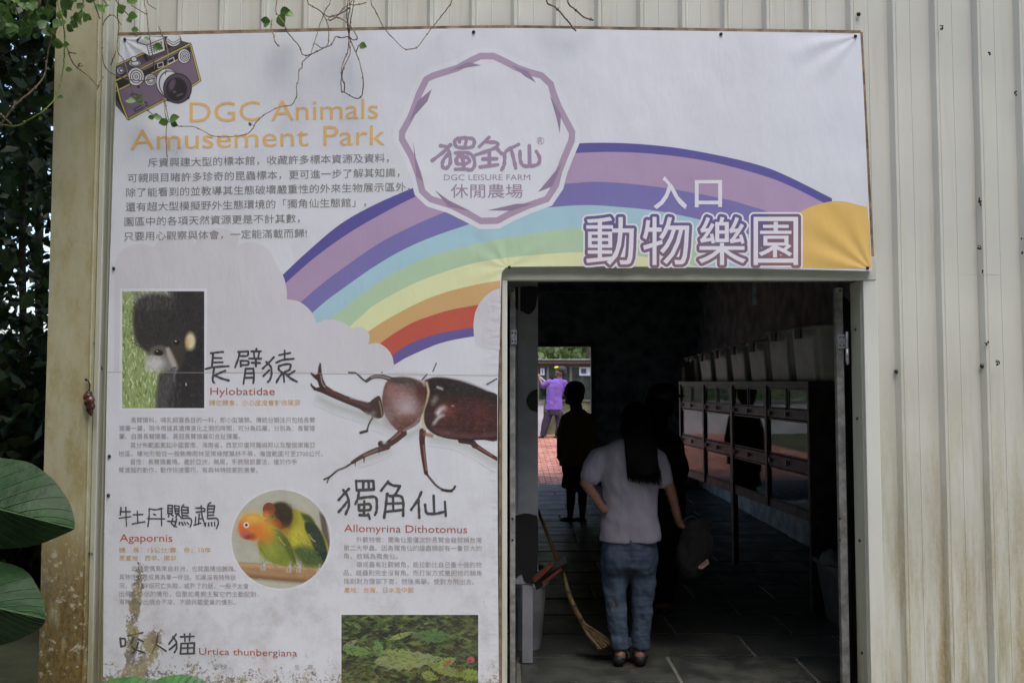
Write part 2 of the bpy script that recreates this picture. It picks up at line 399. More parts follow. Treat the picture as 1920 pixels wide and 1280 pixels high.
# ---------------------------------------------------------------- the banner
YB = -.062
def banner_nodes(name, colour=None, stain=1.0):
    nb = NB(name); x, y, z = nb.sep()
    if colour is None:
        a = nb.n('ShaderNodeAttribute'); a.attribute_name = 'Col'; c = a.outputs['Color']
    else:
        rgb = nb.n('ShaderNodeRGB'); rgb.outputs[0].default_value = colour; c = rgb.outputs[0]
    big = nb.noise(1.1, 5, .62); mid = nb.noise(7, 6, .7)
    weave = nb.noise(240, 2, .6)
    c = nb.mix(nb.math('MULTIPLY', nb.rng(big, .38, .72), .10), c, lin(150, 140, 130))
    c = nb.mix(nb.math('MULTIPLY', nb.rng(weave, .3, .7), .07), c, lin(120, 120, 128))
    # dirt towards the foot
    low = nb.rng(z, 1.75, .3)
    c = nb.mix(nb.math('MULTIPLY', nb.math('MULTIPLY', nb.rng(mid, .42, .8), low), .34), c, lin(135, 118, 92))
    # rusty brown bloom along the printed seam
    # algae streaks and specks, their own shapes
    def col_streak(u, w, v0, v1, lean=0.0):
        xs = P(u, 1200).x; z0 = P(u, v0).z; z1 = P(u, v1).z
        wob = nb.math('MULTIPLY', nb.math('SUBTRACT', nb.noise(3.5, 3, .5, (.2, 1, 1)), .5), .10)
        cen = nb.math('ADD', nb.math('ADD', xs, wob), nb.math('MULTIPLY', nb.math('SUBTRACT', z, P(u, 1200).z), lean))
        d = nb.math('ABSOLUTE', nb.math('SUBTRACT', x, cen))
        return nb.math('MULTIPLY', nb.rng(d, w * 1.15, w * .2), nb.rng(z, z0, z1))
    s1 = col_streak(247, .055, 990, 1110, .12); s2 = col_streak(285, .085, 1120, 1215, .42)
    base = nb.rng(z, P(0, 1165).z, P(0, 1300).z)
    left = nb.rng(x, P(700, 1200).x, P(200, 1200).x, .78, 1.0)
    dens = nb.math('MAXIMUM', nb.math('MULTIPLY', s1, .95), s2); dens = nb.math('MAXIMUM', dens, nb.math('MULTIPLY', nb.math('MULTIPLY', base, left), .85))
    sp_ = nb.math('ADD', nb.math('MULTIPLY', nb.noise(75, 4, .75), .6), nb.math('MULTIPLY', nb.noise(17, 4, .6, (1, 1, .8)), .4))
    thr = nb.math('SUBTRACT', .70, nb.math('MULTIPLY', dens, .30))
    k = nb.rng(nb.math('SUBTRACT', sp_, thr), -.02, .06)
    k = nb.math('MULTIPLY', k, nb.rng(dens, .0, .12))
    moss = nb.mix(nb.rng(nb.noise(14, 4), .4, .62), lin(96, 80, 30), lin(152, 136, 70))
    c = nb.mix(nb.math('MULTIPLY', k, .8 * stain), c, moss)
    # scattered tiny specks over the lower half
    sk = nb.math('MULTIPLY', nb.rng(nb.noise(150, 2, .5, off=(5, 0, 2)), .715, .74), nb.rng(z, 2.0, .7))
    c = nb.mix(nb.math('MULTIPLY', sk, .55), c, lin(105, 88, 62))
    # folds: soft creases, stronger by the corners and along the edges
    h = nb.math('MULTIPLY', nb.noise(1.6, 3, .5, (1, 1, .55)), 1.0)
    fine = nb.noise(9, 4, .55, (1.3, 1, .5))
    ex = P(1632, 505)
    def corner(u, v, r, n, lo):
        q = P(u, v); dx = nb.math('SUBTRACT', x, q.x); dz = nb.math('SUBTRACT', z, q.z)
        ang = nb.math('ARCTAN2', dz, dx); rad = nb.math('SQRT', nb.math('ADD', nb.math('MULTIPLY', dx, dx), nb.math('MULTIPLY', dz, dz)))
        w = nb.math('SINE', nb.math('ADD', nb.math('MULTIPLY', ang, n), nb.math('MULTIPLY', nb.noise(2.2, 2), 4.0)))
        return nb.math('MULTIPLY', nb.math('MULTIPLY', w, nb.rng(rad, r, .02)), nb.math('MULTIPLY', rad, lo))
    cr = corner(1634, 507, .5, 13, .55)
    cr = nb.math('ADD', cr, corner(1610, 66, .5, 11, .5)); cr = nb.math('ADD', cr, corner(232, 74, .3, 11, .8)); cr = nb.math('ADD', cr, corner(952, 502, .3, 9, .4))
    edge = nb.math('MULTIPLY', nb.rng(x, P(900, 700).x, P(938, 700).x), nb.rng(z, P(0, 505).z, P(0, 560).z))
    edge = nb.math('MULTIPLY', edge, nb.rng(x, P(945, 700).x, P(940, 700).x))
    er = nb.math('MULTIPLY', nb.noise(14, 4, .55, (.8, 1, 2.2)), nb.math('MULTIPLY', edge, .22))
    hh = nb.math('ADD', nb.math('ADD', h, nb.math('MULTIPLY', fine, .16)), nb.math('ADD', cr, er))
    bp = nb.n('ShaderNodeBump'); bp.inputs['Strength'].default_value = .55; bp.inputs['Distance'].default_value = .035
    nb.L(hh, bp.inputs['Height']); nb.L(bp.outputs[0], nb.b.inputs['Normal'])
    return nb.fin(c, .5, spec=.35)
WHITE = S(206, 210, 218)
_bm = {}
def BM(col, name='print'):
    if col not in _bm: _bm[col] = banner_nodes(name, col)
    return _bm[col]
M_ban = BM(WHITE, 'white_vinyl')
M_photo = banner_nodes('photo_print', None)

banner = thing('printed_banner', 'big white printed vinyl banner with rainbow and Chinese lettering around the doorway', 'banner')
# outline of the vinyl (photo coordinates); it turns the corner over the doorway
top = cat([(226, 70), (420, 64), (700, 57), (950, 53), (1200, 57), (1420, 60), (1613, 63)], 6)
right = cat([(1613, 63), (1620, 190), (1627, 340), (1635, 508)], 6)
bot = cat([(1635, 508), (1500, 505), (1300, 501), (1100, 499), (960, 500), (947, 503)], 6)
inner = cat([(943, 508), (940, 520), (938, 600), (934, 720), (933, 900), (934, 1100), (936, 1330)], 6)
leftp = cat([(193, 1330), (194, 1150), (196, 980), (199, 800), (203, 600), (209, 400), (216, 200), (226, 70)], 6)
out2 = [tuple(p) for part in (top, right, bot, inner, leftp) for p in part]
def flat_tris(pts):
    q = []
    for p in pts:
        if not q or abs(p[0] - q[-1][0]) + abs(p[1] - q[-1][1]) > .3: q.append((p[0], p[1]))
    if abs(q[0][0] - q[-1][0]) + abs(q[0][1] - q[-1][1]) < .3: q.pop()
    fs = []
    for t in tessellate_polygon([[Vector((x, y, 0)) for x, y in q]]):
        (ax, ay), (bx, by), (cx, cy) = (q[i] for i in t)
        ar = (bx - ax) * (cy - ay) - (by - ay) * (cx - ax)
        if abs(ar) < 1e-4: continue
        fs.append(tuple(t) if ar < 0 else tuple(t)[::-1])
    return q, fs
def poly_mesh(pts, Y, name, mat, parent):
    """flat shape cut from the vinyl plane"""
    q, fs = flat_tris(pts)
    return mesh(name, [P(x, y, Y) for x, y in q], [t[::-1] for t in fs], mat, parent)
def vinyl():
    q, fs = flat_tris(out2); n = len(q)
    v = [P(x, y, YB) for x, y in q] + [P(x, y, YB) + Vector((0, .026, 0)) for x, y in q]
    return mesh('vinyl_sheet', v, [t[::-1] for t in fs] + [(i, n + i, n + (i + 1) % n, (i + 1) % n) for i in range(n)], M_ban, banner)
vinyl()
# wooden and tube frame behind the vinyl
mb = MB()
def bar(u0, v0, u1, v1, w=.008):
    a = P(u0, v0, -.02); b = P(u1, v1, -.02); d = (b - a).normalized(); nrm = Vector((-d.z, 0, d.x)) * w
    v = []
    for p in (a, b):
        for s_ in (-1, 1):
            for yy in (YB + .030, -.028): v.append(Vector((p.x, yy, p.z)) + nrm * s_)
    mb.add(v, [(0, 1, 3, 2), (4, 6, 7, 5), (0, 4, 5, 1), (2, 3, 7, 6), (0, 2, 6, 4), (1, 5, 7, 3)])
bar(224, 66, 700, 55.5); bar(700, 55.5, 950, 52); bar(950, 52, 1612, 62); bar(1613, 62, 1635.5, 506)
mb.build('frame_batten', M_rusty, banner)
M_line = BM(S(60, 60, 64), 'print')
# seam line of the two printed lengths
poly_mesh([(199, 697.0), (560, 699), (934, 703.5), (934, 704.4), (560, 699.9), (199, 697.9)], YB - .0024, 'seam', BM(S(158, 152, 148)), banner)

# rainbow
BD = [[(500, 545), (521, 524), (575, 473), (637, 421), (700, 385), (775, 352), (860, 318), (960, 287), (1060, 271), (1150, 268), (1250, 275), (1340, 290), (1424, 310), (1480, 332), (1560, 372)],
      [(512, 553), (530, 536), (585, 487), (645, 443), (705, 407), (785, 366), (870, 333), (960, 304), (1060, 289), (1150, 285), (1240, 290), (1330, 303), (1420, 326), (1480, 348), (1560, 388)],
      [(545, 583), (564, 566), (600, 535), (637, 507), (706, 459), (775, 423), (860, 388), (960, 358), (1080, 343), (1149, 342), (1250, 353), (1353, 372), (1396, 383), (1450, 402), (1540, 450)],
      [(565, 606), (585, 587), (610, 565), (637, 545), (706, 497), (775, 459), (860, 427), (960, 399), (1080, 385), (1172, 389), (1240, 397), (1309, 411), (1360, 424), (1420, 446), (1500, 485)],
      [(590, 625), (618, 600), (645, 577), (672, 556), (740, 511), (809, 480), (878, 461), (960, 444), (1080, 428), (1180, 431), (1240, 438), (1300, 450), (1350, 463), (1400, 480), (1440, 496)],
      [(630, 640), (656, 612), (680, 590), (706, 569), (775, 532), (844, 506), (900, 491), (960, 482), (1040, 475), (1080, 473), (1130, 474), (1180, 478), (1220, 483), (1270, 492), (1300, 498)],
      [(650, 648), (691, 621), (715, 605), (741, 590), (775, 572), (809, 557), (845, 545), (878, 537), (905, 531), (937, 526), (938, 526), (938.5, 526), (939, 526), (939.3, 526), (939.5, 526)],
      [(690, 662), (715, 642), (730, 631), (745, 621), (775, 604), (810, 591), (844, 581), (875, 575), (901, 571), (937, 568), (938, 568), (938.5, 568), (939, 568), (939.3, 568), (939.5, 568)],
      [(712, 682), (738, 664), (750, 655), (760, 649), (775, 641), (800, 632), (826, 624), (860, 618), (888, 614), (905, 612), (906, 612), (906.5, 612), (907, 612), (907.3, 612), (907.5, 612)],
      [(715, 700), (739, 684), (750, 677), (760, 671), (775, 664), (800, 653), (826, 643), (860, 635), (888, 630.6), (905, 628), (906, 628), (906.5, 628), (907, 628), (907.3, 628), (907.5, 628)]]
COLS = [(88, 84, 152), (168, 146, 178), (118, 114, 172), (160, 196, 210), (172, 200, 168), (214, 220, 172), (200, 164, 112), (186, 84, 68), (98, 88, 152)]
def strip(A, B, Y, name, mat, clip=None):
    a = cat(A, 6); b = cat(B, 6); v = []; f = []
    for p, q in zip(a, b):
        for w in (p, q):
            w = Vector((w[0], w[1]))
            if clip: w = Vector(clip(w))
            v.append(P(w.x, w.y, Y))
    for i in range(len(a) - 1): f.append((2 * i, 2 * i + 1, 2 * i + 3, 2 * i + 2))
    return mesh(name, v, f, mat, banner)
def clipf(w):
    x_, y_ = w
    if x_ < 941: x_ = min(x_, 938) if y_ > 503 else x_
    if x_ > 945: y_ = min(y_, 498)
    return (x_, y_)
for i, c in enumerate(COLS):
    if i == 5:      # last pale band: below it the doorway cuts the sheet
        A = [tuple(p) for p in cat(BD[5], 6)]; B = [tuple(p) for p in cat(BD[6][:10], 6)] + [(939, 514), (943, 506), (948, 502), (960, 500), (1100, 499), (1290, 499.5)]
        poly_mesh(A + B[::-1], YB - .0006, 'rainbow_band', BM(S(*c)), banner)
        continue
    o = strip(BD[i], BD[i + 1], YB - .0006, 'rainbow_band', BM(S(*c)), clipf)
# right end of the lower bands, towards the yellow field
poly_mesh([(1300, 498), (1400, 480), (1440, 478), (1480, 485), (1520, 499)], YB - .0011, 'rainbow_band', BM(S(160, 196, 210)), banner)
# clouds: the left one hides the foot of the bow, the right one stands by the doorway
def arc(cx, cy, r, a0, a1, n=14): return [(cx + r * math.cos(math.radians(a0 + (a1 - a0) * i / n)), cy + r * math.sin(math.radians(a0 + (a1 - a0) * i / n))) for i in range(n + 1)]
cl = [(214, 500)] + arc(262, 505, 48, 190, 300) + arc(330, 480, 44, 205, 318) + arc(410, 478, 50, 200, 320) + arc(470, 500, 46, 235, 340) + cat([(514, 490), (530, 515), (537, 540), (538, 561)], 5) + \
     cat([(540, 561), (562, 566), (580, 580), (590, 596), (593, 607)], 5) + cat([(594, 606), (608, 600), (628, 599), (648, 607), (660, 616)], 5) + cat([(661, 615), (676, 613), (689, 621), (693, 634), (691, 645)], 5) + \
     cat([(692, 645), (708, 643), (724, 652), (735, 667), (739, 686)], 5) + [(735, 697), (330, 697), (214, 696)]
poly_mesh([tuple(p) for p in cl], YB - .0012, 'cloud_print', BM(S(200, 201, 208)), banner)
poly_mesh([tuple(p) for p in cat([(937, 540), (920, 547), (903, 563), (892, 583), (888, 604), (888, 618), (889, 631), (893, 650)], 6)] + [(937, 655)], YB - .0012, 'cloud_print', BM(S(200, 201, 208)), banner)
# golden field in the lower right corner
poly_mesh([tuple(p) for p in cat([(1458, 499), (1462, 440), (1480, 412), (1520, 388), (1570, 377), (1626, 388)], 8)] + [(1630, 420), (1634, 503), (1560, 503.5), (1500, 501.5)], YB - .0014, 'golden_field_print', BM(S(214, 178, 98)), banner)

# emblem
def cr3(pts): return [(x / 3.556 + 720, y / 3.556 + 80) for x, y in pts]
ring = cr3([(640, 68), (735, 68), (820, 108), (900, 150), (980, 178), (1060, 200), (1130, 265), (1150, 330), (1185, 420), (1275, 590), (1272, 660), (1225, 770), (1190, 860), (1165, 960), (1100, 1060), (960, 1110), (850, 1160), (760, 1208), (640, 1210), (560, 1165), (440, 1105), (300, 1062), (235, 1000), (205, 880), (165, 770), (98, 650), (100, 590), (160, 480), (215, 330), (265, 230), (320, 200), (480, 150), (580, 95)])
cen = (720 + 687 / 3.556, 80 + 640 / 3.556)
def grow(pts, d):
    out = []; n = len(pts)
    for i in range(n):
        a = Vector(pts[i - 1]); b = Vector(pts[i]); c = Vector(pts[(i + 1) % n]); t = (c - a).normalized(); nn = Vector((t.y, -t.x))
        if (b - Vector(cen)).dot(nn) < 0: nn = -nn
        out.append(tuple(b + nn * d))
    return out
poly_mesh(grow(ring, 9.5), YB - .0018, 'emblem_ground', BM(S(210, 214, 222)), banner)
def ring_mesh(a, b, Y, name, mat):
    v = []; n = len(a)
    for p, q in zip(a, b): v += [P(*p, Y), P(*q, Y)]
    return mesh(name, v, [(2 * i, (2 * i + 2) % (2 * n), (2 * i + 3) % (2 * n), 2 * i + 1) for i in range(n)], mat, banner)
PUR = S(166, 148, 172)
ring_mesh(ring, grow(ring, -12.5), YB - .0023, 'emblem_ring', BM(PUR))
for k, q in enumerate(([(430, 190), (560, 130), (650, 152), (560, 165)], [(850, 150), (960, 190), (1014, 268), (940, 225)], [(1105, 350), (1180, 480), (1172, 606), (1150, 500)],
          [(1190, 800), (1120, 960), (1026, 996), (1090, 920)], [(688, 1118), (880, 1075), (1000, 1070), (850, 1120)], [(338, 982), (430, 1050), (575, 1122), (430, 1095)],
          [(192, 652), (212, 770), (262, 930), (215, 890)], [(318, 310), (290, 390), (165, 530), (225, 390)])):
    poly_mesh(cr3(q), YB - .0026 - k * 1e-5, 'emblem_spike', BM(S(140, 124, 150)), banner)

# --- lettering
_tc = {}
def glyphs(txt, off=0.0):
    k = (txt, off)
    if k not in _tc:
        cu = bpy.data.curves.new('t', 'FONT'); cu.body = txt; cu.resolution_u = 3; cu.offset = off
        ob = bpy.data.objects.new('t', cu); C.objects.link(ob)
        dg = bpy.context.evaluated_depsgraph_get(); me = ob.evaluated_get(dg).to_mesh()
        v = np.array([tuple(q.co)[:2] for q in me.vertices]); f = [tuple(p.vertices) for p in me.polygons]
        ob.evaluated_get(dg).to_mesh_clear(); bpy.data.objects.remove(ob); bpy.data.curves.remove(cu); _tc[k] = (v, f)
    return _tc[k]
class Words:
    def __init__(s): s.v = []; s.f = []; s.parts = []
    def line(s, txt, u0, u1, vb0, vb1, em, Y=YB - .003, off=0.0, ref=None, slant=0):
        """txt between u0 and u1, baseline from vb0 to vb1, em height in photo pixels"""
        v, f = glyphs(txt, off); r = glyphs(ref or txt)[0]
        a, b = r[:, 0].min(), r[:, 0].max(); n = len(s.v)
        for x, y in v:
            t = (x - a) / (b - a); s.v.append(P(u0 + (u1 - u0) * t, vb0 + (vb1 - vb0) * t - y * em, Y))
        s.f += [tuple(i + n for i in q) for q in f]; s.parts.append((n, len(s.v), len(f))); return s
    def cjk(s, txt, u0, u1, vc0, vc1, em, **k): return s.line(txt, u0, u1, vc0 + .38 * em, vc1 + .38 * em, em, **k)
    def out(s, name, mat, label=None):
        j = 0
        for a, b, nf in s.parts:
            o = mesh(name, s.v[a:b], [tuple(i - a for i in q) for q in s.f[j:j + nf]], mat, banner); j += nf
            if label: o['label'] = label
            if name != 'entrance_lettering': o['kind'] = 'stuff'
        return o
GOLD = S(214, 176, 112); RED = S(168, 84, 70); GREY = S(124, 122, 124); PALE = S(158, 154, 156); ORA = S(206, 168, 108); INK = S(66, 68, 72)
Words().line('DGC Animals', 355, 709, 229, 222, 54).line('Amusement', 244, 578, 281, 273.5, 54).line('Park', 606, 722, 273, 271.5, 54).out('title_lettering', BM(GOLD), 'gold English title lettering')
w = Words()
for t, a, b, c, d in (('斥資興建大型的標本館，收藏許多標本資源及資料，', 277, 729, 305, 296), ('可親眼目睹許多珍奇的昆蟲標本，更可進一步了解其知識，', 239, 749, 334, 323),
                      ('除了能看到的並教導其生態破壞嚴重性的外來生物展示區外，', 236, 768, 361, 350), ('還有超大型模擬野外生態環境的「獨角仙生態館」，', 235, 686, 388, 379),
                      ('園區中的各項天然資源更是不計其數，', 233, 562, 415.6, 409), ('只要用心觀察與体會，一定能滿載而歸!', 232, 575, 443, 437)):
    w.cjk(t, a, b, c, d, 18.2)
w.out('paragraph_lettering', BM(GREY), 'grey Chinese paragraph below the gold title')
w = Words()
for t, a, b, c in (('長臂猿科，哺乳綱靈長目的一科，即小型猿類。傳統分類法只包括長臂', 245, 590.5, 787), ('猿屬一屬，現今根據其遺傳演化之間的時間，可分為四屬，分別為：長臂猿', 223, 590.5, 802.4),
                   ('屬、白眉長臂猿屬、黑冠長臂猿屬和合趾猿屬。', 223, 450, 817.7), ('其分佈範圍東起中國雲南、海南省，西至印度阿薩姆邦以及整個東南亞', 244, 590.5, 834),
                   ('地區。棲地形態從一般熱帶雨林至常綠闊葉林不等，海拔範圍可至2700公尺。', 222, 605, 850), ('習性：長臂猿善鳴。產於亞洲，無尾，手腕關節靈活，擅於作手', 244, 556.6, 865.3),
                   ('臂渡越的動作，動作快速靈巧，有森林特技家的美譽。', 222, 483, 880.5)):
    w.cjk(t, a, b, c, c, 11.4)
for t, a, b, c in (('此種愛情鳥來自非洲，也就是情侶鸚鵡。', 246, 442, 1065), ('其特性就是成鳥為單一伴侶。如果沒有特殊狀', 223, 442, 1081), ('況，例如伴侶死亡失蹤、或跑了的話，一般不太會', 223, 466, 1097),
                   ('出現換伴侶的情形，但是如果飼主幫它們主動配對，', 223, 485, 1112.5), ('有時也會出現合不來、不願共築愛巢的情形。', 223, 441, 1127.5)):
    w.cjk(t, a, b, c, c + 1, 11.4)
for t, a, b, c in (('外觀特徵：獨角仙是僅次於長臂金龜號稱台灣', 668, 903, 1011), ('第二大甲蟲。因為獨角仙的雄蟲頭部有一隻巨大的', 644, 903, 1026.5), ('角，故稱為獨角仙。', 644, 746, 1041.8),
                   ('雄成蟲有壯觀觭角，能拉動比自己重十倍的物', 668, 903, 1057.5), ('品。雌蟲則完全沒有角。而打架方式是把牠的觭角', 644, 903, 1073), ('插到對方腹部下面，然後高舉，使對方飛出去。', 644, 889, 1089)):
    w.cjk(t, a, b, c, c + 1, 11.8)
w.cjk('分枝，', 398, 432, 1249, 1249, 11); w.cjk('生', 552, 562, 1250, 1250, 11); w.cjk('有', 576, 587, 1250, 1250, 11)
w.out('small_lettering', BM(PALE), 'pale grey small Chinese text about the animals')
w = Words().cjk('請勿餵食．小心皮皮會對你尿尿', 392, 563, 754.5, 754.5, 11.5, off=.003).cjk('體　長：15公分/壽　命：10年', 223, 395, 1030.5, 1030.5, 11).cjk('原產地：西非、南非', 223, 330, 1045.5, 1045.5, 11, off=.003).cjk('產地：台灣、日本及中國', 645, 775, 1105.6, 1105.6, 11.4, off=.003)
w.out('orange_lettering', BM(ORA), 'small orange Chinese lines')
w = Words().line('Hylobatidae', 394, 515, 740, 740, 20).line('Agapornis', 224, 323, 1014.5, 1015, 20).line('Allomyrina Dithotomus', 645, 876, 996.5, 999, 20).line('Urtica thunbergiana', 373, 557, 1226.5, 1230, 18.5)
w.out('red_lettering', BM(RED), 'red Latin species names')
w = Words().cjk('休閒農場', 845, 980, 358, 358, 28.5, off=.003).line('DGC LEISURE FARM', 832, 994, 337.8, 337.8, 15.4).line('R', 1009.5, 1017.5, 269.3, 269.3, 15.5)
w.out('emblem_lettering', BM(S(150, 132, 156)), 'purple grey emblem lettering')
mb = MB(); a = [(1013.4 + 7 * math.cos(i / 20 * 6.2832), 264 + 7 * math.sin(i / 20 * 6.2832)) for i in range(20)]; b = [(1013.4 + 6.2 * math.cos(i / 20 * 6.2832), 264 + 6.2 * math.sin(i / 20 * 6.2832)) for i in range(20)]
ring_mesh(a, b, YB - .003, 'registered_mark', BM(S(150, 132, 156)))
WT = BM(S(220, 218, 228), 'print')
Words().line('入', 1227, 1287, 386, 386, 66, off=.016).line('口', 1304, 1353, 384, 384, 62, off=.016).out('entrance_lettering', WT, 'white two-character word for entrance')
big4 = (('動', 1100, 1188), ('物', 1206, 1292), ('樂', 1311, 1398), ('園', 1414, 1496))
#BIGWORD
# --- hand-brushed words: every stroke traced
def strokes(lst, sc, ox, oy, wpx, name, mat, label, Y=YB - .003):
    vv = []; ff = []; k = 0
    for st in lst:
        pts = [(x / sc + ox, y / sc + oy) for x, y in st]; pts = cat(pts, 5) if len(pts) > 2 else [Vector(q) for q in pts]
        n = len(pts); k += 1; yy = Y - k * 4e-5; h = wpx / 2; L = []; R = []
        for i, p in enumerate(pts):
            t = (pts[min(i + 1, n - 1)] - pts[max(i - 1, 0)]).normalized(); nn = Vector((-t.y, t.x)); hh = h * (1 + .14 * math.sin(i * 1.3 + k))
            L.append(p + nn * hh); R.append(p - nn * hh)
        t0 = (pts[1] - pts[0]).normalized(); t1 = (pts[-1] - pts[-2]).normalized(); n0 = Vector((-t0.y, t0.x)); n1 = Vector((-t1.y, t1.x))
        c0 = [pts[0] - n0 * h * math.cos(a) - t0 * h * math.sin(a) for a in (.5, 1.05, 1.57, 2.1, 2.6)]; c1 = [pts[-1] + n1 * h * math.cos(a) + t1 * h * math.sin(a) for a in (.5, 1.05, 1.57, 2.1, 2.6)]
        b = len(vv)
        for i, (p, q) in enumerate(zip(L, R)): vv += [P(p.x, p.y, yy - i * 2e-6), P(q.x, q.y, yy - i * 2e-6)]
        for i in range(n - 1): ff.append((b + 2 * i, b + 2 * i + 1, b + 2 * i + 3, b + 2 * i + 2))
        b2 = len(vv); vv += [P(p.x, p.y, yy) for p in c0]; ff.append((b + 1,) + tuple(range(b2, b2 + 5)) + (b,))
        b3 = len(vv); vv += [P(p.x, p.y, yy) for p in c1]; ff.append((b + 2 * n - 2,) + tuple(range(b3, b3 + 5)) + (b + 2 * n - 1,))
    o = mesh(name, vv, ff, mat, banner); o['label'] = label; return o
INKM = BM(INK)
strokes([[(150, 120), (270, 105), (385, 95)], [(195, 125), (170, 390)], [(200, 210), (355, 213)], [(195, 297), (375, 292)], [(50, 420), (200, 385), (490, 365)], [(215, 400), (190, 560), (190, 640), (215, 680)], [(215, 545), (330, 490), (425, 452)], [(240, 545), (350, 595), (495, 635)],
 [(670, 95), (860, 85)], [(860, 85), (845, 165), (710, 175)], [(700, 90), (675, 210), (610, 390)], [(715, 270), (720, 370)], [(710, 265), (850, 270), (860, 335), (740, 345)], [(1015, 35), (1015, 80)], [(920, 85), (1100, 85)], [(965, 90), (975, 205)], [(1070, 90), (1050, 205)], [(880, 220), (1105, 225)], [(1005, 220), (1005, 370)], [(925, 300), (1085, 305)], [(815, 415), (960, 410)], [(810, 415), (770, 700)], [(955, 410), (970, 560), (955, 685)], [(810, 500), (960, 495)], [(800, 585), (960, 580)],
 [(1345, 195), (1250, 300), (1135, 410)], [(1200, 285), (1290, 380), (1300, 520), (1270, 620), (1230, 665)], [(1260, 440), (1145, 550)], [(1550, 70), (1550, 220)], [(1445, 155), (1655, 115)], [(1390, 300), (1520, 245), (1720, 225)], [(1435, 365), (1560, 330), (1660, 335), (1640, 430), (1560, 470)], [(1440, 370), (1440, 430), (1510, 490)], [(1560, 470), (1480, 530), (1395, 665)], [(1530, 520), (1540, 660)], [(1740, 455), (1620, 530)], [(1560, 500), (1660, 590), (1780, 655)]],
 10.105, 380, 650, 3.9, 'brush_lettering', INKM, 'black brushed three-character gibbon heading')
strokes([[(255, 225), (190, 290), (85, 410)], [(160, 245), (215, 320), (250, 420), (250, 520), (200, 640)], [(220, 440), (160, 520), (85, 605)], [(370, 95), (380, 245)], [(370, 98), (650, 98)], [(655, 98), (660, 235)], [(380, 250), (665, 235)], [(490, 100), (485, 240)], [(575, 100), (580, 235)], [(420, 260), (400, 380), (360, 475)], [(410, 385), (560, 360), (690, 365), (710, 480), (705, 590), (680, 650)], [(505, 430), (500, 660)], [(415, 485), (420, 575)], [(415, 490), (580, 475), (610, 520), (590, 570), (420, 580)], [(425, 655), (575, 660)], [(570, 640), (595, 715)],
 [(895, 105), (780, 255)], [(890, 125), (980, 170), (1090, 180)], [(1090, 180), (1010, 320), (960, 345)], [(880, 305), (930, 345), (1040, 335), (1120, 365), (1145, 480), (1140, 670)], [(875, 310), (860, 480), (830, 700)], [(975, 340), (980, 580)], [(870, 470), (1140, 460)], [(855, 600), (1140, 570)],
 [(1440, 280), (1380, 410), (1270, 570)], [(1390, 400), (1400, 560), (1405, 700)], [(1500, 485), (1520, 610), (1570, 635)], [(1640, 340), (1650, 620)], [(1540, 635), (1680, 632), (1800, 605)], [(1825, 440), (1840, 670)]],
 8.727, 625, 890, 5.0, 'brush_lettering', INKM, 'black brushed three-character beetle heading')
strokes([[(62, 105), (50, 240)], [(50, 180), (230, 180)], [(148, 100), (160, 440)], [(30, 298), (235, 268)], [(355, 170), (365, 380)], [(285, 235), (455, 230)], [(265, 402), (370, 380), (490, 362)],
 [(570, 125), (565, 300), (545, 450)], [(570, 125), (680, 145), (800, 120)], [(790, 120), (790, 300), (795, 435)], [(540, 305), (845, 308)], [(650, 225), (685, 240)],
 [(908, 65), (905, 210)], [(905, 68), (990, 68)], [(990, 68), (985, 205)], [(910, 120), (985, 120)], [(910, 165), (985, 165)], [(905, 210), (985, 208)], [(930, 215), (915, 275)], [(960, 220), (1000, 255)], [(1025, 70), (1040, 210)], [(1025, 72), (1110, 80)], [(1110, 80), (1105, 210)], [(1035, 125), (1105, 125)], [(1035, 165), (1105, 165)], [(1040, 210), (1105, 210)], [(1080, 210), (1050, 285)], [(1090, 220), (1150, 300)], [(1190, 55), (1155, 100), (1155, 200), (1170, 290)], [(1160, 95), (1270, 100)], [(1270, 100), (1270, 200)], [(1160, 150), (1265, 150)], [(1160, 200), (1270, 205)], [(1170, 250), (1270, 255)], [(1170, 300), (1310, 300), (1330, 380), (1305, 455)], [(995, 300), (970, 390), (1060, 455)], [(900, 350), (1060, 360)], [(1060, 310), (1040, 400), (1015, 450)], [(1115, 370), (1110, 410)], [(1150, 370), (1180, 420)], [(1200, 370), (1225, 410)], [(1250, 370), (1280, 405)],
 [(1410, 115), (1560, 120), (1560, 170)], [(1415, 190), (1570, 170)], [(1505, 75), (1520, 250), (1580, 440)], [(1470, 225), (1455, 400)], [(1405, 280), (1395, 420)], [(1375, 420), (1500, 385)], [(1470, 310), (1520, 305)], [(1675, 15), (1625, 70), (1620, 290)], [(1625, 75), (1745, 75)], [(1745, 75), (1730, 200)], [(1630, 130), (1740, 130)], [(1630, 190), (1735, 185)], [(1625, 245), (1730, 240)], [(1625, 305), (1780, 300), (1815, 380), (1780, 480)], [(1635, 380), (1640, 435)], [(1690, 375), (1695, 430)], [(1745, 370), (1750, 430)], [(1585, 380), (1580, 440)]],
 9.6, 220, 940, 2.7, 'brush_lettering', INKM, 'black brushed four-character lovebird heading')
strokes([[(72, 170), (80, 250)], [(72, 175), (115, 180), (118, 240)], [(80, 245), (118, 240)], [(195, 95), (215, 125)], [(140, 150), (275, 122)], [(190, 170), (170, 215)], [(235, 180), (285, 205)], [(235, 210), (215, 270), (180, 305)], [(175, 250), (210, 275), (285, 300)],
 [(408, 145), (400, 210), (360, 300)], [(400, 230), (485, 288)],
 [(575, 135), (510, 225)], [(545, 160), (575, 200), (580, 260), (560, 300)], [(575, 225), (515, 275)], [(615, 160), (735, 155)], [(650, 135), (655, 200)], [(700, 130), (695, 195)], [(620, 220), (740, 215)], [(620, 220), (615, 310)], [(740, 215), (735, 310)], [(680, 220), (680, 305)], [(620, 262), (738, 258)], [(612, 312), (740, 308)]],
 4.8, 210, 1160, 3.4, 'brush_lettering', INKM, 'black brushed three-character nettle heading')
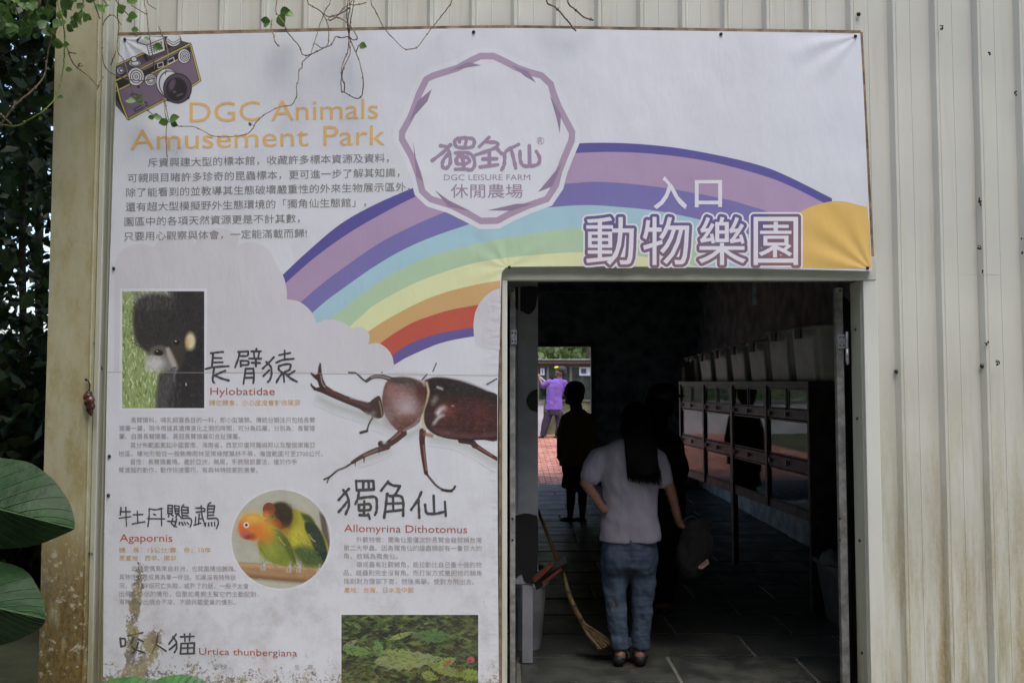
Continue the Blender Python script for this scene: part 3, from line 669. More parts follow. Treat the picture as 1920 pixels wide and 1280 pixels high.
strokes([[(360, 250), (250, 360), (80, 490)], [(205, 265), (300, 290), (345, 400), (350, 530), (290, 605), (235, 570), (250, 480), (330, 380)], [(430, 180), (480, 155), (600, 150), (700, 170), (710, 240), (660, 290), (470, 290), (420, 230), (430, 180)], [(600, 160), (570, 290)], [(500, 170), (490, 210)], [(430, 375), (600, 370), (690, 420), (720, 540), (680, 620), (610, 620)], [(440, 470), (450, 530), (560, 540), (640, 500), (600, 440), (470, 430), (445, 490)], [(530, 400), (560, 600)], [(430, 620), (560, 615), (640, 630)],
 [(935, 140), (790, 280)], [(900, 210), (1050, 220), (1050, 280), (950, 330), (740, 400)], [(1050, 300), (1110, 370), (1170, 400)], [(940, 370), (940, 570)], [(840, 465), (1050, 460)], [(800, 585), (1065, 550)],
 [(1380, 245), (1190, 350), (1170, 470), (1160, 560), (1125, 625)], [(1270, 330), (1310, 480), (1335, 600)], [(1400, 350), (1405, 480), (1450, 560), (1560, 570), (1670, 540), (1695, 450), (1645, 350)], [(1540, 265), (1545, 550)]],
 8.0, 800, 240, 6.8, 'brush_lettering', BM(S(152, 134, 160)), 'purple brushed three-character name in the emblem')

# --- printed pictures: painted on a fine lattice of the vinyl
class Cv:
    def __init__(s, u0, v0, u1, v1, k, base):
        s.u0, s.v0, s.k = u0, v0, k; s.w = int((u1 - u0) * k) + 1; s.h = int((v1 - v0) * k) + 1
        s.X, s.Y = np.meshgrid(u0 + np.arange(s.w) / k, v0 + np.arange(s.h) / k)
        s.c = np.zeros((s.h, s.w, 3)) + np.array(base, float); s.keep = np.ones((s.h, s.w), bool)
    def tr(s, sc, ox, oy): s.sc, s.ox, s.oy = sc, ox, oy; return s
    def T(s, pts): return [(x / s.sc + s.ox, y / s.sc + s.oy) for x, y in pts]
    def _sub(s, pts, pad):
        xs = [p[0] for p in pts]; ys = [p[1] for p in pts]
        i0 = max(0, int((min(xs) - pad - s.u0) * s.k)); i1 = min(s.w, int((max(xs) + pad - s.u0) * s.k) + 2)
        j0 = max(0, int((min(ys) - pad - s.v0) * s.k)); j1 = min(s.h, int((max(ys) + pad - s.v0) * s.k) + 2)
        return slice(j0, j1), slice(i0, i1)
    def _put(s, sl, a, col):
        col = np.array(col, float); s.c[sl] = s.c[sl] * (1 - a[..., None]) + col * a[..., None]
    def poly(s, pts, col, soft=.6, op=1.0, smooth=False):
        pts = s.T(pts)
        if smooth: pts = [tuple(q) for q in cat(list(pts) + [pts[0]], 5)][:-1]
        sl = s._sub(pts, soft + 1); X, Y = s.X[sl], s.Y[sl]
        if X.size == 0: return
        d = np.full(X.shape, 1e9); ins = np.zeros(X.shape, bool); n = len(pts)
        for i in range(n):
            (ax, ay), (bx, by) = pts[i], pts[(i + 1) % n]; ex, ey = bx - ax, by - ay
            t = np.clip(((X - ax) * ex + (Y - ay) * ey) / (ex * ex + ey * ey + 1e-9), 0, 1)
            d = np.minimum(d, np.hypot(X - ax - t * ex, Y - ay - t * ey))
            if ay != by: ins ^= ((ay > Y) != (by > Y)) & (X < ex * (Y - ay) / ey + ax)
        sd_ = np.where(ins, -d, d); s._put(sl, np.clip(.5 - sd_ / (2 * soft), 0, 1) * op, col)
    def ell(s, x, y, rx, ry, col, soft=.6, op=1.0, rot=0):
        (x, y), = s.T([(x, y)]); rx /= s.sc; ry /= s.sc; q = max(rx, ry) + soft
        sl = s._sub([(x - q, y - q), (x + q, y + q)], 1); dx = s.X[sl] - x; dy = s.Y[sl] - y
        ca, sa = math.cos(rot), math.sin(rot); a = dx * ca + dy * sa; b = -dx * sa + dy * ca
        r = np.hypot(a / rx, b / ry); s._put(sl, np.clip(.5 - (r - 1) * min(rx, ry) / (2 * soft), 0, 1) * op, col)
    def line(s, pts, w, col, soft=.5, op=1.0, smooth=True, taper=None):
        pts = s.T(pts); w = w / s.sc / 2
        if smooth and len(pts) > 2: pts = [tuple(q) for q in cat(pts, 5)]
        sl = s._sub(pts, w + soft + 1); X, Y = s.X[sl], s.Y[sl]; a = np.zeros(X.shape)
        if X.size == 0: return
        n = len(pts) - 1
        for i in range(n):
            (ax, ay), (bx, by) = pts[i], pts[i + 1]; ex, ey = bx - ax, by - ay
            t = np.clip(((X - ax) * ex + (Y - ay) * ey) / (ex * ex + ey * ey + 1e-9), 0, 1)
            ww = w if taper is None else w * (1 + (taper - 1) * (i + t) / n)
            a = np.maximum(a, np.clip(.5 - (np.hypot(X - ax - t * ex, Y - ay - t * ey) - ww) / (2 * soft), 0, 1))
        s._put(sl, a * op, col)
    def grain(s, amp): s.c += rng.normal(0, amp, s.c.shape[:2])[..., None]
    def build(s, name, Y, label):
        c = np.clip(s.c, 0, 255) / 255; L = np.where(c < .04045, c / 12.92, ((c + .055) / 1.055) ** 2.4) * 1.22
        idx = -np.ones((s.h, s.w), int); fk = s.keep[:-1, :-1] & s.keep[1:, :-1] & s.keep[:-1, 1:] & s.keep[1:, 1:]
        use = np.zeros((s.h, s.w), bool); use[:-1, :-1] |= fk; use[1:, :-1] |= fk; use[:-1, 1:] |= fk; use[1:, 1:] |= fk
        idx[use] = np.arange(use.sum()); a = (s.X[use] - 960) / F; b = (640 - s.Y[use]) / F
        t = (Y - EYE.y) / (cp - b * sp); co = np.stack([a * t, np.full(a.shape, Y), EYE.z + (sp + b * cp) * t], 1)
        j, i = np.nonzero(fk); q = np.stack([idx[j, i], idx[j + 1, i], idx[j + 1, i + 1], idx[j, i + 1]], 1)
        me = bpy.data.meshes.new(name); me.vertices.add(len(co)); me.vertices.foreach_set('co', co.ravel())
        me.loops.add(q.size); me.loops.foreach_set('vertex_index', q.ravel().astype(np.int32)); me.polygons.add(len(q))
        me.polygons.foreach_set('loop_start', (np.arange(len(q)) * 4).astype(np.int32)); me.update(calc_edges=True)
        at = me.color_attributes.new('Col', 'FLOAT_COLOR', 'POINT'); at.data.foreach_set('color', np.concatenate([L[use], np.ones((len(co), 1))], 1).ravel())
        me.materials.append(M_photo); o = bpy.data.objects.new(name, me); C.objects.link(o); o.parent = banner; o['label'] = label; return o
# the four big characters: white, with a dusky outline and a white halo
def big_word():
    k = 2.5; u0, v0, u1, v1 = 1084, 392, 1512, 507; w_, h_ = int((u1 - u0) * k), int((v1 - v0) * k)
    X, Y = np.meshgrid(u0 + np.arange(w_) / k, v0 + np.arange(h_) / k); ins = np.zeros(X.shape, bool)
    for ch, a, b in big4:
        gv, gf = glyphs(ch, 0.0); r = glyphs(ch)[0]; x0, x1_ = r[:, 0].min(), r[:, 0].max(); y0, y1_ = r[:, 1].min(), r[:, 1].max()
        pu = a + (b - a) * (gv[:, 0] - x0) / (x1_ - x0); pv = 496 - 89 * (gv[:, 1] - y0) / (y1_ - y0)
        for f in gf:
            for j in range(1, len(f) - 1):
                ax, ay, bx, by, cx, cy = pu[f[0]], pv[f[0]], pu[f[j]], pv[f[j]], pu[f[j + 1]], pv[f[j + 1]]
                i0, i1 = max(0, int((min(ax, bx, cx) - u0) * k)), int((max(ax, bx, cx) - u0) * k) + 2; j0, j1 = max(0, int((min(ay, by, cy) - v0) * k)), int((max(ay, by, cy) - v0) * k) + 2
                xs, ys = X[j0:j1, i0:i1], Y[j0:j1, i0:i1]
                d1 = (bx - ax) * (ys - ay) - (by - ay) * (xs - ax); d2 = (cx - bx) * (ys - by) - (cy - by) * (xs - bx); d3 = (ax - cx) * (ys - cy) - (ay - cy) * (xs - cx)
                ins[j0:j1, i0:i1] |= ((d1 >= 0) & (d2 >= 0) & (d3 >= 0)) | ((d1 <= 0) & (d2 <= 0) & (d3 <= 0))
    D_ = np.where(ins, 0.0, 99.0); R_ = int(10.5 * k)
    edge = ins & ~(np.roll(ins, 1, 0) & np.roll(ins, -1, 0) & np.roll(ins, 1, 1) & np.roll(ins, -1, 1)); ej, ei = np.nonzero(edge)
    for dy in range(-R_, R_ + 1):
        for dx in range(-R_, R_ + 1):
            d = math.hypot(dx, dy)
            if d > R_: continue
            jj = ej + dy; ii = ei + dx; ok = (jj >= 0) & (jj < h_) & (ii >= 0) & (ii < w_); np.minimum.at(D_, (jj[ok], ii[ok]), d / k)
    cv = Cv(u0, v0, u1, v1, k, (220, 218, 228)); H = np.zeros((cv.h, cv.w)) + 99; H[:h_, :w_] = D_
    g1 = np.clip((cv.X - 1100) / 400, 0, 1)[..., None]; g2 = np.clip((cv.Y - 400) / 100, 0, 1)[..., None]
    oc = np.array((92, 88, 140)) * (1 - g2) + np.array((122, 98, 108)) * g2
    oc = np.where((cv.X > 1440)[..., None], oc * .6 + np.array((150, 96, 84)) * .4, oc)
    al = (np.clip((H - .5) / .6, 0, 1) * np.clip((6.6 - H) / .6, 0, 1))[..., None]; cv.c = cv.c * (1 - al) + oc * al
    cv.keep = (H < 10) & (cv.Y < 502.5); cv.build('big_lettering', YB - .0034, 'large white outlined four-character words over the doorway')
big_word()
R = random.Random(3)
BW = (206, 210, 218)
# gibbon
cv = Cv(229, 546, 383, 765, 1.6, (142, 160, 104)).tr(4.571, 200, 530)
for k in range(900):
    x, y = R.uniform(130, 640), R.uniform(60, 1080); a = R.uniform(-2.4, -.7); l = R.uniform(15, 60)
    c = R.choice([(205, 215, 175), (172, 192, 120), (110, 135, 70), (85, 105, 55), (225, 228, 205), (150, 175, 100)])
    cv.line([(x, y), (x + l * math.cos(a) * .6, y + l * math.sin(a))], R.uniform(4, 11), c, op=.75, smooth=False)
cv.ell(420, 130, 170, 60, (170, 175, 165), 6, .8)
cv.poly([(520, 60), (850, 60), (850, 1090), (430, 1090), (440, 880), (450, 790), (540, 740), (620, 640), (650, 400), (600, 200)], (40, 40, 42), 4, smooth=False)
cv.poly([(228, 220), (290, 130), (420, 95), (560, 130), (660, 230), (700, 400), (680, 560), (640, 700), (540, 745), (440, 700), (360, 610), (262, 520), (232, 400)], (44, 44, 44), 4, smooth=True)
for k in range(1500):
    x, y = R.uniform(225, 830), R.uniform(70, 1070)
    if y > 560 and x < 660: continue
    a = math.atan2(y - 620, x - 520) + R.uniform(-.4, .4); l = R.uniform(12, 40); g_ = R.choice([18, 28, 34, 46, 62, 80])
    if x < 560 and y < 140: g_ += 60
    cv.line([(x, y), (x + l * math.cos(a), y + l * math.sin(a))], R.uniform(3, 7), (g_, g_, g_), op=.55, smooth=False)
cv.poly([(345, 640), (400, 560), (500, 560), (560, 640), (610, 720), (560, 760), (450, 745), (370, 700)], (124, 123, 123), 6, smooth=True)
cv.poly([(500, 560), (545, 560), (605, 680), (600, 740), (550, 700)], (168, 165, 158), 2.5, smooth=True)
cv.ell(582, 728, 12, 7, (40, 36, 34), 1, .8); cv.ell(556, 738, 8, 6, (46, 42, 40), 1, .7)
cv.poly([(545, 560), (620, 470), (670, 560), (665, 660), (625, 730), (590, 660)], (60, 56, 50), 4, smooth=True)
cv.poly([(380, 560), (480, 540), (500, 610), (420, 640)], (96, 90, 84), 3, smooth=True)
cv.ell(445, 600, 46, 36, (92, 86, 78), 2, .9); cv.ell(600, 512, 42, 34, (70, 62, 52), 2, .9); cv.ell(445, 600, 36, 27, (22, 16, 14), 1.0, rot=.2); cv.ell(432, 586, 7, 4, (230, 230, 230), .6); cv.ell(600, 512, 30, 22, (18, 16, 14), 1.2, rot=-.5); cv.ell(592, 500, 8, 5, (235, 235, 235), .6)
cv.line([(410, 628), (450, 636), (486, 618)], 5, (190, 186, 176), op=.7)
cv.ell(718, 500, 42, 74, (214, 206, 172), 3); cv.ell(690, 520, 18, 50, (196, 160, 96), 3, .7)
cv.ell(420, 690, 70, 50, (208, 208, 212), 6, .8); cv.line([(600, 720), (580, 790), (575, 840)], 16, (120, 118, 118), 2)
cv.poly([(470, 790), (560, 780), (575, 900), (540, 1000), (560, 1090), (440, 1090), (425, 960)], (84, 84, 84), 7, .8, smooth=True)
for k in range(500):
    x, y = R.uniform(235, 600), R.uniform(95, 240); g_ = R.choice([70, 95, 120, 50]); cv.line([(x, y), (x + R.uniform(-12, 12), y - R.uniform(14, 34))], 4, (g_, g_, g_), op=.35, smooth=False)
for k in range(300):
    x, y = R.uniform(330, 470), R.uniform(620, 760); g_ = R.choice([200, 225, 170]); cv.line([(x, y), (x - R.uniform(8, 26), y + R.uniform(6, 20))], 4, (g_, g_, g_), op=.35, smooth=False)
for k in range(260):
    x, y = R.uniform(450, 640), R.uniform(770, 1065); g_ = R.choice([30, 60, 90, 105]); cv.line([(x, y), (x + R.uniform(-10, 10), y + 28)], 4, (g_, g_, g_), op=.5, smooth=False)
cv.ell(680, 870, 6, 12, (200, 200, 200), 1); cv.grain(5)
cv.build('gibbon_photo', YB - .0018, 'printed photo of a black gibbon face on grass')
fr = BM(S(212, 215, 222))
poly_mesh([(224.5, 541), (388, 540.5), (386, 770), (223.5, 770)], YB - .0015, 'photo_border', fr, banner)
# lovebirds
cv = Cv(433, 917, 620, 1104, 1.6, (178, 180, 166)).tr(4.364, 200, 900)
cv.keep = np.hypot(cv.X - 526.5, cv.Y - 1010.5) < 92.4
for k in range(400):
    x, y = R.uniform(1020, 1830), R.uniform(60, 900); g_ = R.uniform(-10, 8); cv.ell(x, y, 26, 20, (178 + g_, 180 + g_, 166 + g_), 4, .5)
cv.poly([(1740, 260), (1790, 300), (1840, 600), (1800, 700), (1770, 480)], (92, 84, 78), 2)
cv.poly([(1080, 668), (1300, 680), (1700, 706), (1840, 700), (1840, 850), (1640, 838), (1400, 818), (1150, 792), (1080, 770)], (166, 132, 96), 1.2)
cv.line([(1080, 690), (1400, 706), (1800, 730)], 22, (196, 166, 130), 3, .8); cv.line([(1100, 780), (1400, 808), (1700, 830)], 30, (112, 84, 58), 4, .8)
for k in range(60): x = R.uniform(1090, 1800); y = R.uniform(690, 810); cv.line([(x, y), (x + 30, y + 4)], 4, R.choice([(120, 92, 64), (190, 158, 120)]), op=.5, smooth=False)
cv.poly([(1400, 380), (1480, 250), (1540, 235), (1640, 280), (1720, 370), (1790, 480), (1820, 600), (1770, 700), (1640, 700), (1570, 640), (1520, 560), (1450, 470)], (166, 164, 52), 2, smooth=True)
cv.ell(1560, 470, 70, 80, (196, 186, 60), 8, .8); cv.poly([(1520, 560), (1600, 540), (1760, 590), (1800, 690), (1640, 702), (1560, 640)], (66, 88, 48), 6, smooth=True)
cv.poly([(1620, 345), (1680, 335), (1750, 420), (1795, 540), (1810, 680), (1720, 600), (1660, 470), (1625, 400)], (28, 50, 40), 2, smooth=True)
cv.line([(1655, 440), (1680, 480), (1705, 500)], 8, (200, 196, 120), 1); cv.poly([(1590, 270), (1660, 290), (1700, 350), (1620, 330)], (60, 80, 40), 3, smooth=True)
cv.poly([(1330, 210), (1400, 180), (1470, 190), (1515, 250), (1515, 330), (1470, 385), (1400, 395), (1345, 370), (1315, 300)], (58, 45, 32), 3, smooth=True); cv.ell(1455, 300, 66, 76, (44, 37, 30), 14, .6)
for k in range(260):
    x, y = R.uniform(1330, 1510), R.uniform(190, 385); cv.line([(x, y), (x + 10, y + 14)], 4, R.choice([(34, 28, 24), (86, 68, 44), (60, 50, 36)]), op=.35, smooth=False); cv.ell(1350, 372, 40, 34, (124, 56, 34), 9, .6); cv.ell(1328, 238, 22, 24, (124, 66, 42), 7, .5)
cv.poly([(1275, 270), (1310, 245), (1330, 280), (1310, 305), (1280, 300)], (176, 64, 46), 1, smooth=True); cv.ell(1358, 296, 20, 13, (92, 90, 84), 1.2); cv.ell(1358, 296, 9, 7, (22, 18, 18), .8)
cv.ell(1420, 420, 60, 50, (170, 104, 44), 10, .7)
cv.poly([(1235, 520), (1290, 380), (1380, 380), (1450, 440), (1520, 560), (1545, 690), (1420, 692), (1310, 655), (1255, 590)], (122, 136, 52), 2, smooth=True)
cv.ell(1340, 560, 70, 80, (150, 158, 66), 10, .7); cv.poly([(1400, 440), (1470, 480), (1530, 600), (1540, 680), (1480, 600)], (84, 100, 44), 4, smooth=True); cv.line([(1405, 460), (1440, 510), (1460, 530)], 6, (206, 200, 130), 1)
cv.line([(1330, 390), (1420, 430), (1500, 540), (1540, 660)], 8, (70, 78, 34), 1.5, .8)
for k in range(500):
    x, y = R.uniform(1240, 1780), R.uniform(420, 700); cv.line([(x, y), (x + 14, y + 20)], 5, R.choice([(70, 84, 34), (190, 186, 84), (110, 126, 46)]), op=.22, smooth=False)
cv.ell(1190, 380, 112, 108, (214, 124, 52), 1.6); cv.ell(1200, 310, 92, 46, (222, 184, 84), 8, .9); cv.ell(1320, 380, 60, 90, (216, 176, 60), 10, .8); cv.ell(1270, 450, 70, 60, (210, 118, 46), 12, .8); cv.ell(1110, 400, 34, 50, (206, 92, 46), 6, .6)
cv.ell(1142, 365, 24, 24, (226, 226, 222), .9); cv.ell(1142, 365, 11, 11, (24, 22, 22), .7); cv.ell(1136, 442, 42, 34, (196, 96, 82), 2); cv.ell(1150, 465, 26, 18, (150, 62, 56), 2); cv.ell(1190, 460, 22, 20, (120, 60, 40), 5, .7)
for x, y in ((1290, 660), (1500, 675), (1580, 675), (1740, 700)):
    cv.line([(x + 4, y - 10), (x, y + 22)], 16, (150, 148, 140), 1.2, .9)
    for dx in (-14, 4, 16): cv.line([(x, y + 18), (x + dx - 6, y + 46), (x + dx - 10, y + 74)], 10, (182, 182, 184), .7, .95); cv.line([(x + dx + 1, y + 44), (x + dx - 4, y + 72)], 3, (110, 104, 100), .6, .8)
cv.grain(4); cv.build('lovebird_photo', YB - .0018, 'round printed photo of two lovebirds on a branch')
poly_mesh(arc(526.5, 1010.5, 96.5, 0, 354, 60), YB - .0015, 'photo_border', fr, banner)
# nettle picture
cv = Cv(640, 1152, 897, 1320, 1.5, (42, 46, 38)).tr(1, 0, 0)
for k in range(1700):
    x, y = R.uniform(636, 900), R.uniform(1148, 1322); a = R.uniform(-.7, .7) + (math.pi if R.random() < .5 else 0); l = R.uniform(4, 15); wd = l * R.uniform(.16, .34)
    d = R.random(); c = (58 + 60 * d, 78 + 62 * d, 46 + 26 * d) if R.random() < .62 else (34, 38, 32)
    ca, sa = math.cos(a), math.sin(a); q = [(x - l * ca, y - l * sa), (x - wd * sa, y + wd * ca), (x + l * ca, y + l * sa), (x + wd * sa, y - wd * ca)]
    cv.poly(q, c, .7, R.uniform(.5, .95))
def nettle(x, y, l, wd, a, c):
    ca, sa = math.cos(a), math.sin(a); up = []; dn = []
    for i in range(15):
        t = i / 14; h = wd * math.sin(math.pi * t ** .8) * (1 + (.22 if i % 2 else -.12)); up.append((t * l, -h)); dn.append((t * l, h))
    cv.poly([(x + p * ca - q * sa, y + p * sa + q * ca) for p, q in up + dn[::-1]], c, .6, .95)
    cv.line([(x, y), (x + l * ca, y + l * sa)], 1.0, tuple(v * .75 for v in c), smooth=False)
nettle(700, 1240, 132, 17, -.05, (138, 150, 104)); nettle(790, 1240, -80, 14, .25, (132, 150, 86)); nettle(705, 1200, 34, 9, 1.3, (100, 138, 78)); nettle(800, 1242, 80, 10, .35, (124, 142, 76)); nettle(640, 1215, 60, 9, .15, (104, 140, 78))
nettle(860, 1262, 50, 11, .1, (128, 150, 66)); nettle(745, 1285, -90, 8, -.6, (120, 130, 84)); nettle(770, 1190, 90, 11, .05, (84, 116, 70)); nettle(730, 1198, 50, 5, -.3, (146, 158, 100)); nettle(820, 1250, 40, 9, -.45, (140, 156, 84)); nettle(790, 1262, 34, 9, .3, (128, 150, 74)); nettle(670, 1200, -30, 4, -.4, (150, 150, 120))
for k in range(1500):
    x, y = R.uniform(636, 900), R.uniform(1148, 1322); a = R.uniform(-.9, .9); l = R.uniform(2, 7); d = R.random(); c = (70 + 70 * d, 92 + 66 * d, 52 + 40 * d) if R.random() < .5 else (38, 42, 34)
    cv.line([(x, y), (x + l * math.cos(a), y + l * math.sin(a))], R.uniform(.8, 2.2), c, op=R.uniform(.25, .6), smooth=False)
cv.ell(883, 1236, 7, 6, (176, 84, 88), 1); cv.ell(881, 1238, 2.5, 2, (120, 50, 54), .8); cv.ell(842, 1241, 5, 4, (150, 80, 70), 1.4, .8); cv.ell(835, 1247, 4, 4, (150, 84, 74), 1.4, .7); cv.grain(5)
cv.build('nettle_photo', YB - .0018, 'printed photo of green nettle leaves at the foot of the banner')
poly_mesh([(636, 1148), (901, 1150), (901, 1325), (636, 1325)], YB - .0015, 'photo_border', fr, banner)
# beetle
cv = Cv(580, 676, 932.5, 926, 1.6, (206, 210, 218)).tr(4.5725, 560, 660)
SH = (160, 168, 162)
cv.line([(180, 400), (330, 470), (520, 530), (620, 570)], 70, SH, 7, .6); cv.line([(660, 600), (800, 660)], 70, SH, 8, .5); cv.line([(930, 720), (1040, 660)], 50, SH, 6, .6); cv.line([(1150, 740), (1400, 790), (1690, 960)], 60, SH, 8, .6); cv.line([(520, 940), (760, 850)], 40, SH, 7, .5); cv.line([(780, 190), (1000, 190), (1080, 200)], 30, (176, 178, 180), 4, .6)
D1 = (54, 42, 40)
for q, w_ in (([(430, 175), (490, 180), (530, 215), (565, 245)], 15), ([(1180, 95), (1165, 130), (1150, 165)], 9), ([(1100, 190), (1060, 235)], 12), ([(1700, 228), (1660, 250), (1615, 275)], 12), ([(635, 560), (605, 610), (585, 672)], 14), ([(585, 675), (530, 690)], 22)): cv.line(q, w_, (70, 66, 62) if w_ < 16 else D1)
cv.line([(890, 690), (820, 750), (750, 800)], 74, (74, 48, 44), taper=.75); cv.line([(870, 690), (800, 745)], 18, (150, 120, 112), 2, .7); cv.ell(705, 785, 26, 26, D1); cv.ell(735, 775, 22, 14, (190, 184, 184), 1.5, .8)
cv.line([(760, 810), (640, 850), (540, 895), (460, 945)], 52, (76, 54, 52), taper=.55); cv.line([(700, 825), (560, 885)], 14, (160, 134, 126), 2, .8)
for x, y in ((560, 950), (485, 975), (690, 870)): cv.line([(x, y - 50), (x, y)], 16, D1, taper=.2)
cv.line([(470, 940), (400, 985), (330, 1015), (270, 1065), (218, 1090)], 15, D1); cv.line([(300, 1040), (262, 1075), (242, 1118)], 10, D1); cv.line([(410, 980), (320, 1020)], 5, (170, 160, 160), .6, .7)
cv.line([(1062, 680), (1058, 760), (1072, 900), (1092, 1035)], 56, (70, 40, 38), taper=.6); cv.line([(1070, 800), (1085, 930), (1095, 1010)], 12, (164, 136, 128), 1.5, .8)
cv.line([(1092, 1035), (1130, 1085), (1190, 1150), (1270, 1190), (1325, 1175), (1340, 1150)], 18, D1); cv.line([(1110, 1060), (1170, 1125), (1230, 1175)], 6, (180, 172, 170), .8, .7); cv.line([(1230, 1180), (1310, 1190)], 22, D1)
cv.line([(1390, 755), (1480, 770), (1510, 800)], 50, D1); cv.line([(1500, 790), (1590, 850), (1700, 915)], 44, (80, 48, 46), taper=.7); cv.line([(1540, 815), (1660, 885)], 10, (166, 140, 132), 1.5, .7)
cv.line([(1080, 700), (1140, 715)], 30, (140, 98, 70), 2, .8)
E_ = [(1085, 240), (1180, 218), (1330, 235), (1480, 280), (1600, 330), (1720, 400), (1720, 735), (1560, 748), (1380, 748), (1230, 725), (1130, 680), (1080, 610), (1068, 480), (1080, 350)]
cv.poly(E_, (56, 34, 33), 1, smooth=True); cv.poly([(1090, 245), (1200, 222), (1400, 255), (1560, 315), (1700, 385), (1700, 430), (1500, 400), (1300, 410), (1180, 440), (1110, 380)], (40, 34, 34), 5, smooth=True)
cv.poly([(1180, 400), (1450, 410), (1690, 470), (1690, 640), (1400, 670), (1200, 600)], (80, 46, 42), 12, .75, smooth=True)
for k in range(8): x = 1240 + k * 58; cv.line([(x, 420), (x + 12, 540), (x - 5, 700)], 22, R.choice([(42, 28, 28), (92, 56, 50)]), 4, .35)
cv.poly([(1130, 640), (1300, 680), (1500, 705), (1690, 690), (1690, 728), (1400, 738), (1200, 705)], (108, 74, 74), 5, .7, smooth=True)
cv.line([(1100, 600), (1160, 690), (1300, 738), (1500, 748), (1700, 732)], 10, (30, 26, 26), 1)
cv.line([(1195, 520), (1220, 490), (1245, 480)], 46, (214, 212, 218), 4, .95); cv.line([(1160, 610), (1200, 560), (1240, 540)], 24, (206, 204, 210), 3, .9); cv.line([(1190, 300), (1230, 315)], 18, (200, 198, 202), 2, .9); cv.ell(1165, 410, 22, 40, (132, 132, 120), 3, .8, rot=.5); cv.ell(1290, 500, 60, 50, (120, 70, 64), 8, .6); cv.ell(1320, 460, 8, 6, (220, 220, 220), .8)
cv.poly([(745, 265), (800, 218), (950, 220), (1045, 262), (1085, 330), (1078, 430), (1055, 540), (1020, 610), (920, 670), (850, 672), (780, 600), (735, 520), (715, 420), (728, 320)], (94, 64, 60), 1.2, smooth=True)
cv.poly([(790, 240), (900, 216), (1030, 250), (1080, 320), (960, 300), (860, 290)], (74, 64, 62), 4, .9, smooth=True); cv.ell(880, 420, 120, 140, (150, 122, 122), 14, .85, rot=-.3); cv.ell(930, 480, 80, 80, (182, 168, 172), 14, .8); cv.ell(800, 330, 50, 50, (152, 112, 108), 8, .7)
cv.ell(770, 560, 40, 70, (140, 130, 128), 8, .7, rot=-.5); cv.ell(930, 580, 70, 34, (104, 60, 50), 8, .8); cv.line([(1040, 560), (990, 620), (900, 670)], 16, (160, 150, 152), 2, .8); cv.ell(1050, 330, 26, 60, (78, 34, 30), 6, .8)
cv.line([(1096, 262), (1112, 340), (1095, 420), (1068, 500), (1064, 600), (1080, 660)], 22, (190, 180, 146), 1.5); cv.line([(1084, 300), (1090, 400), (1058, 520)], 8, (40, 34, 30), 1, .8)
cv.line([(900, 250), (800, 235), (720, 210), (640, 212), (580, 248)], 48, (70, 62, 60), taper=.55); cv.line([(780, 225), (690, 205), (620, 215)], 12, (176, 170, 168), 1.5, .8)
cv.poly([(595, 440), (640, 400), (690, 375), (712, 430), (728, 530), (700, 565), (650, 560), (610, 530)], (62, 48, 46), 1, smooth=True); cv.line([(690, 420), (705, 480), (715, 545)], 9, (170, 158, 110), 1, .8); cv.ell(640, 520, 24, 20, (120, 112, 110), 3, .8)
H_ = [(640, 470), (600, 428), (500, 405), (400, 372), (300, 328), (235, 285), (210, 235), (198, 180), (190, 95), (180, 90), (168, 130), (162, 185), (140, 195), (108, 172), (98, 182), (125, 215), (160, 245), (178, 300), (150, 305), (120, 285), (104, 262), (100, 285), (130, 325), (190, 345), (300, 395), (420, 445), (520, 485), (600, 540)]
cv.poly(H_, (64, 46, 44), .8); cv.line([(240, 320), (340, 370), (480, 425), (600, 465)], 20, (104, 70, 66), 2, .8); cv.line([(440, 392), (520, 412), (590, 430)], 8, (210, 206, 206), 1.2, .8); cv.line([(190, 200), (200, 260), (225, 300)], 8, (200, 190, 186), 1.2, .8); cv.line([(240, 290), (310, 335)], 6, (190, 150, 140), 1, .7); cv.line([(580, 520), (650, 560)], 24, (150, 146, 146), 3, .6)
for k in range(1400):
    x, y = R.uniform(740, 1700), R.uniform(225, 740); i_ = int((y / 4.5725 + 660 - cv.v0) * cv.k); j_ = int((x / 4.5725 + 560 - cv.u0) * cv.k)
    if 0 <= i_ < cv.h and 0 <= j_ < cv.w and cv.c[i_, j_].sum() < 420: cv.ell(x, y, R.uniform(4, 12), R.uniform(3, 6), tuple(np.clip(cv.c[i_, j_] + R.choice([-22, -12, 18, 34]), 0, 255)), 1, .45)
# keep only what is near the figure
bg = np.abs(cv.c - np.array((206, 210, 218))).sum(2) > 1.5
cv.keep = bg.copy()
for dx in (-1, 0, 1):
    for dy in (-1, 0, 1): cv.keep |= np.roll(np.roll(bg, dx, 1), dy, 0)
cv.grain(3); cv.build('beetle_photo', YB - .0018, 'printed glossy brown rhinoceros beetle cut by the doorway edge')
# cartoon camera in the corner
cv = Cv(215, 66, 380, 230, 2.0, BW).tr(4, 0, 0)
cv.keep[:] = False
PB, YL, KK, WW = (112, 96, 116), (184, 176, 84), (30, 30, 34), (200, 202, 206)
outl = [(866, 490), (960, 470), (1070, 400), (1090, 400), (1030, 330), (1020, 300), (1060, 270), (1340, 268), (1365, 310), (1425, 325), (1505, 605), (1440, 650), (1420, 740), (1340, 780), (1240, 755), (962, 905), (866, 780)]
cv.poly(outl, KK, .5); cv.poly([(866, 640), (940, 880), (960, 895), (1500, 605), (1420, 335), (1080, 470), (870, 600)], PB, .5)
cv.poly([(870, 500), (1075, 408), (1100, 470), (870, 580)], (84, 74, 88), .5); cv.poly([(1090, 420), (1230, 380), (1370, 310), (1415, 322), (1240, 410), (1110, 460)], (70, 64, 72), .5)
cv.poly([(870, 610), (1100, 520), (1350, 390), (1420, 350), (1430, 390), (1180, 520), (1000, 610), (880, 670)], KK, .5)
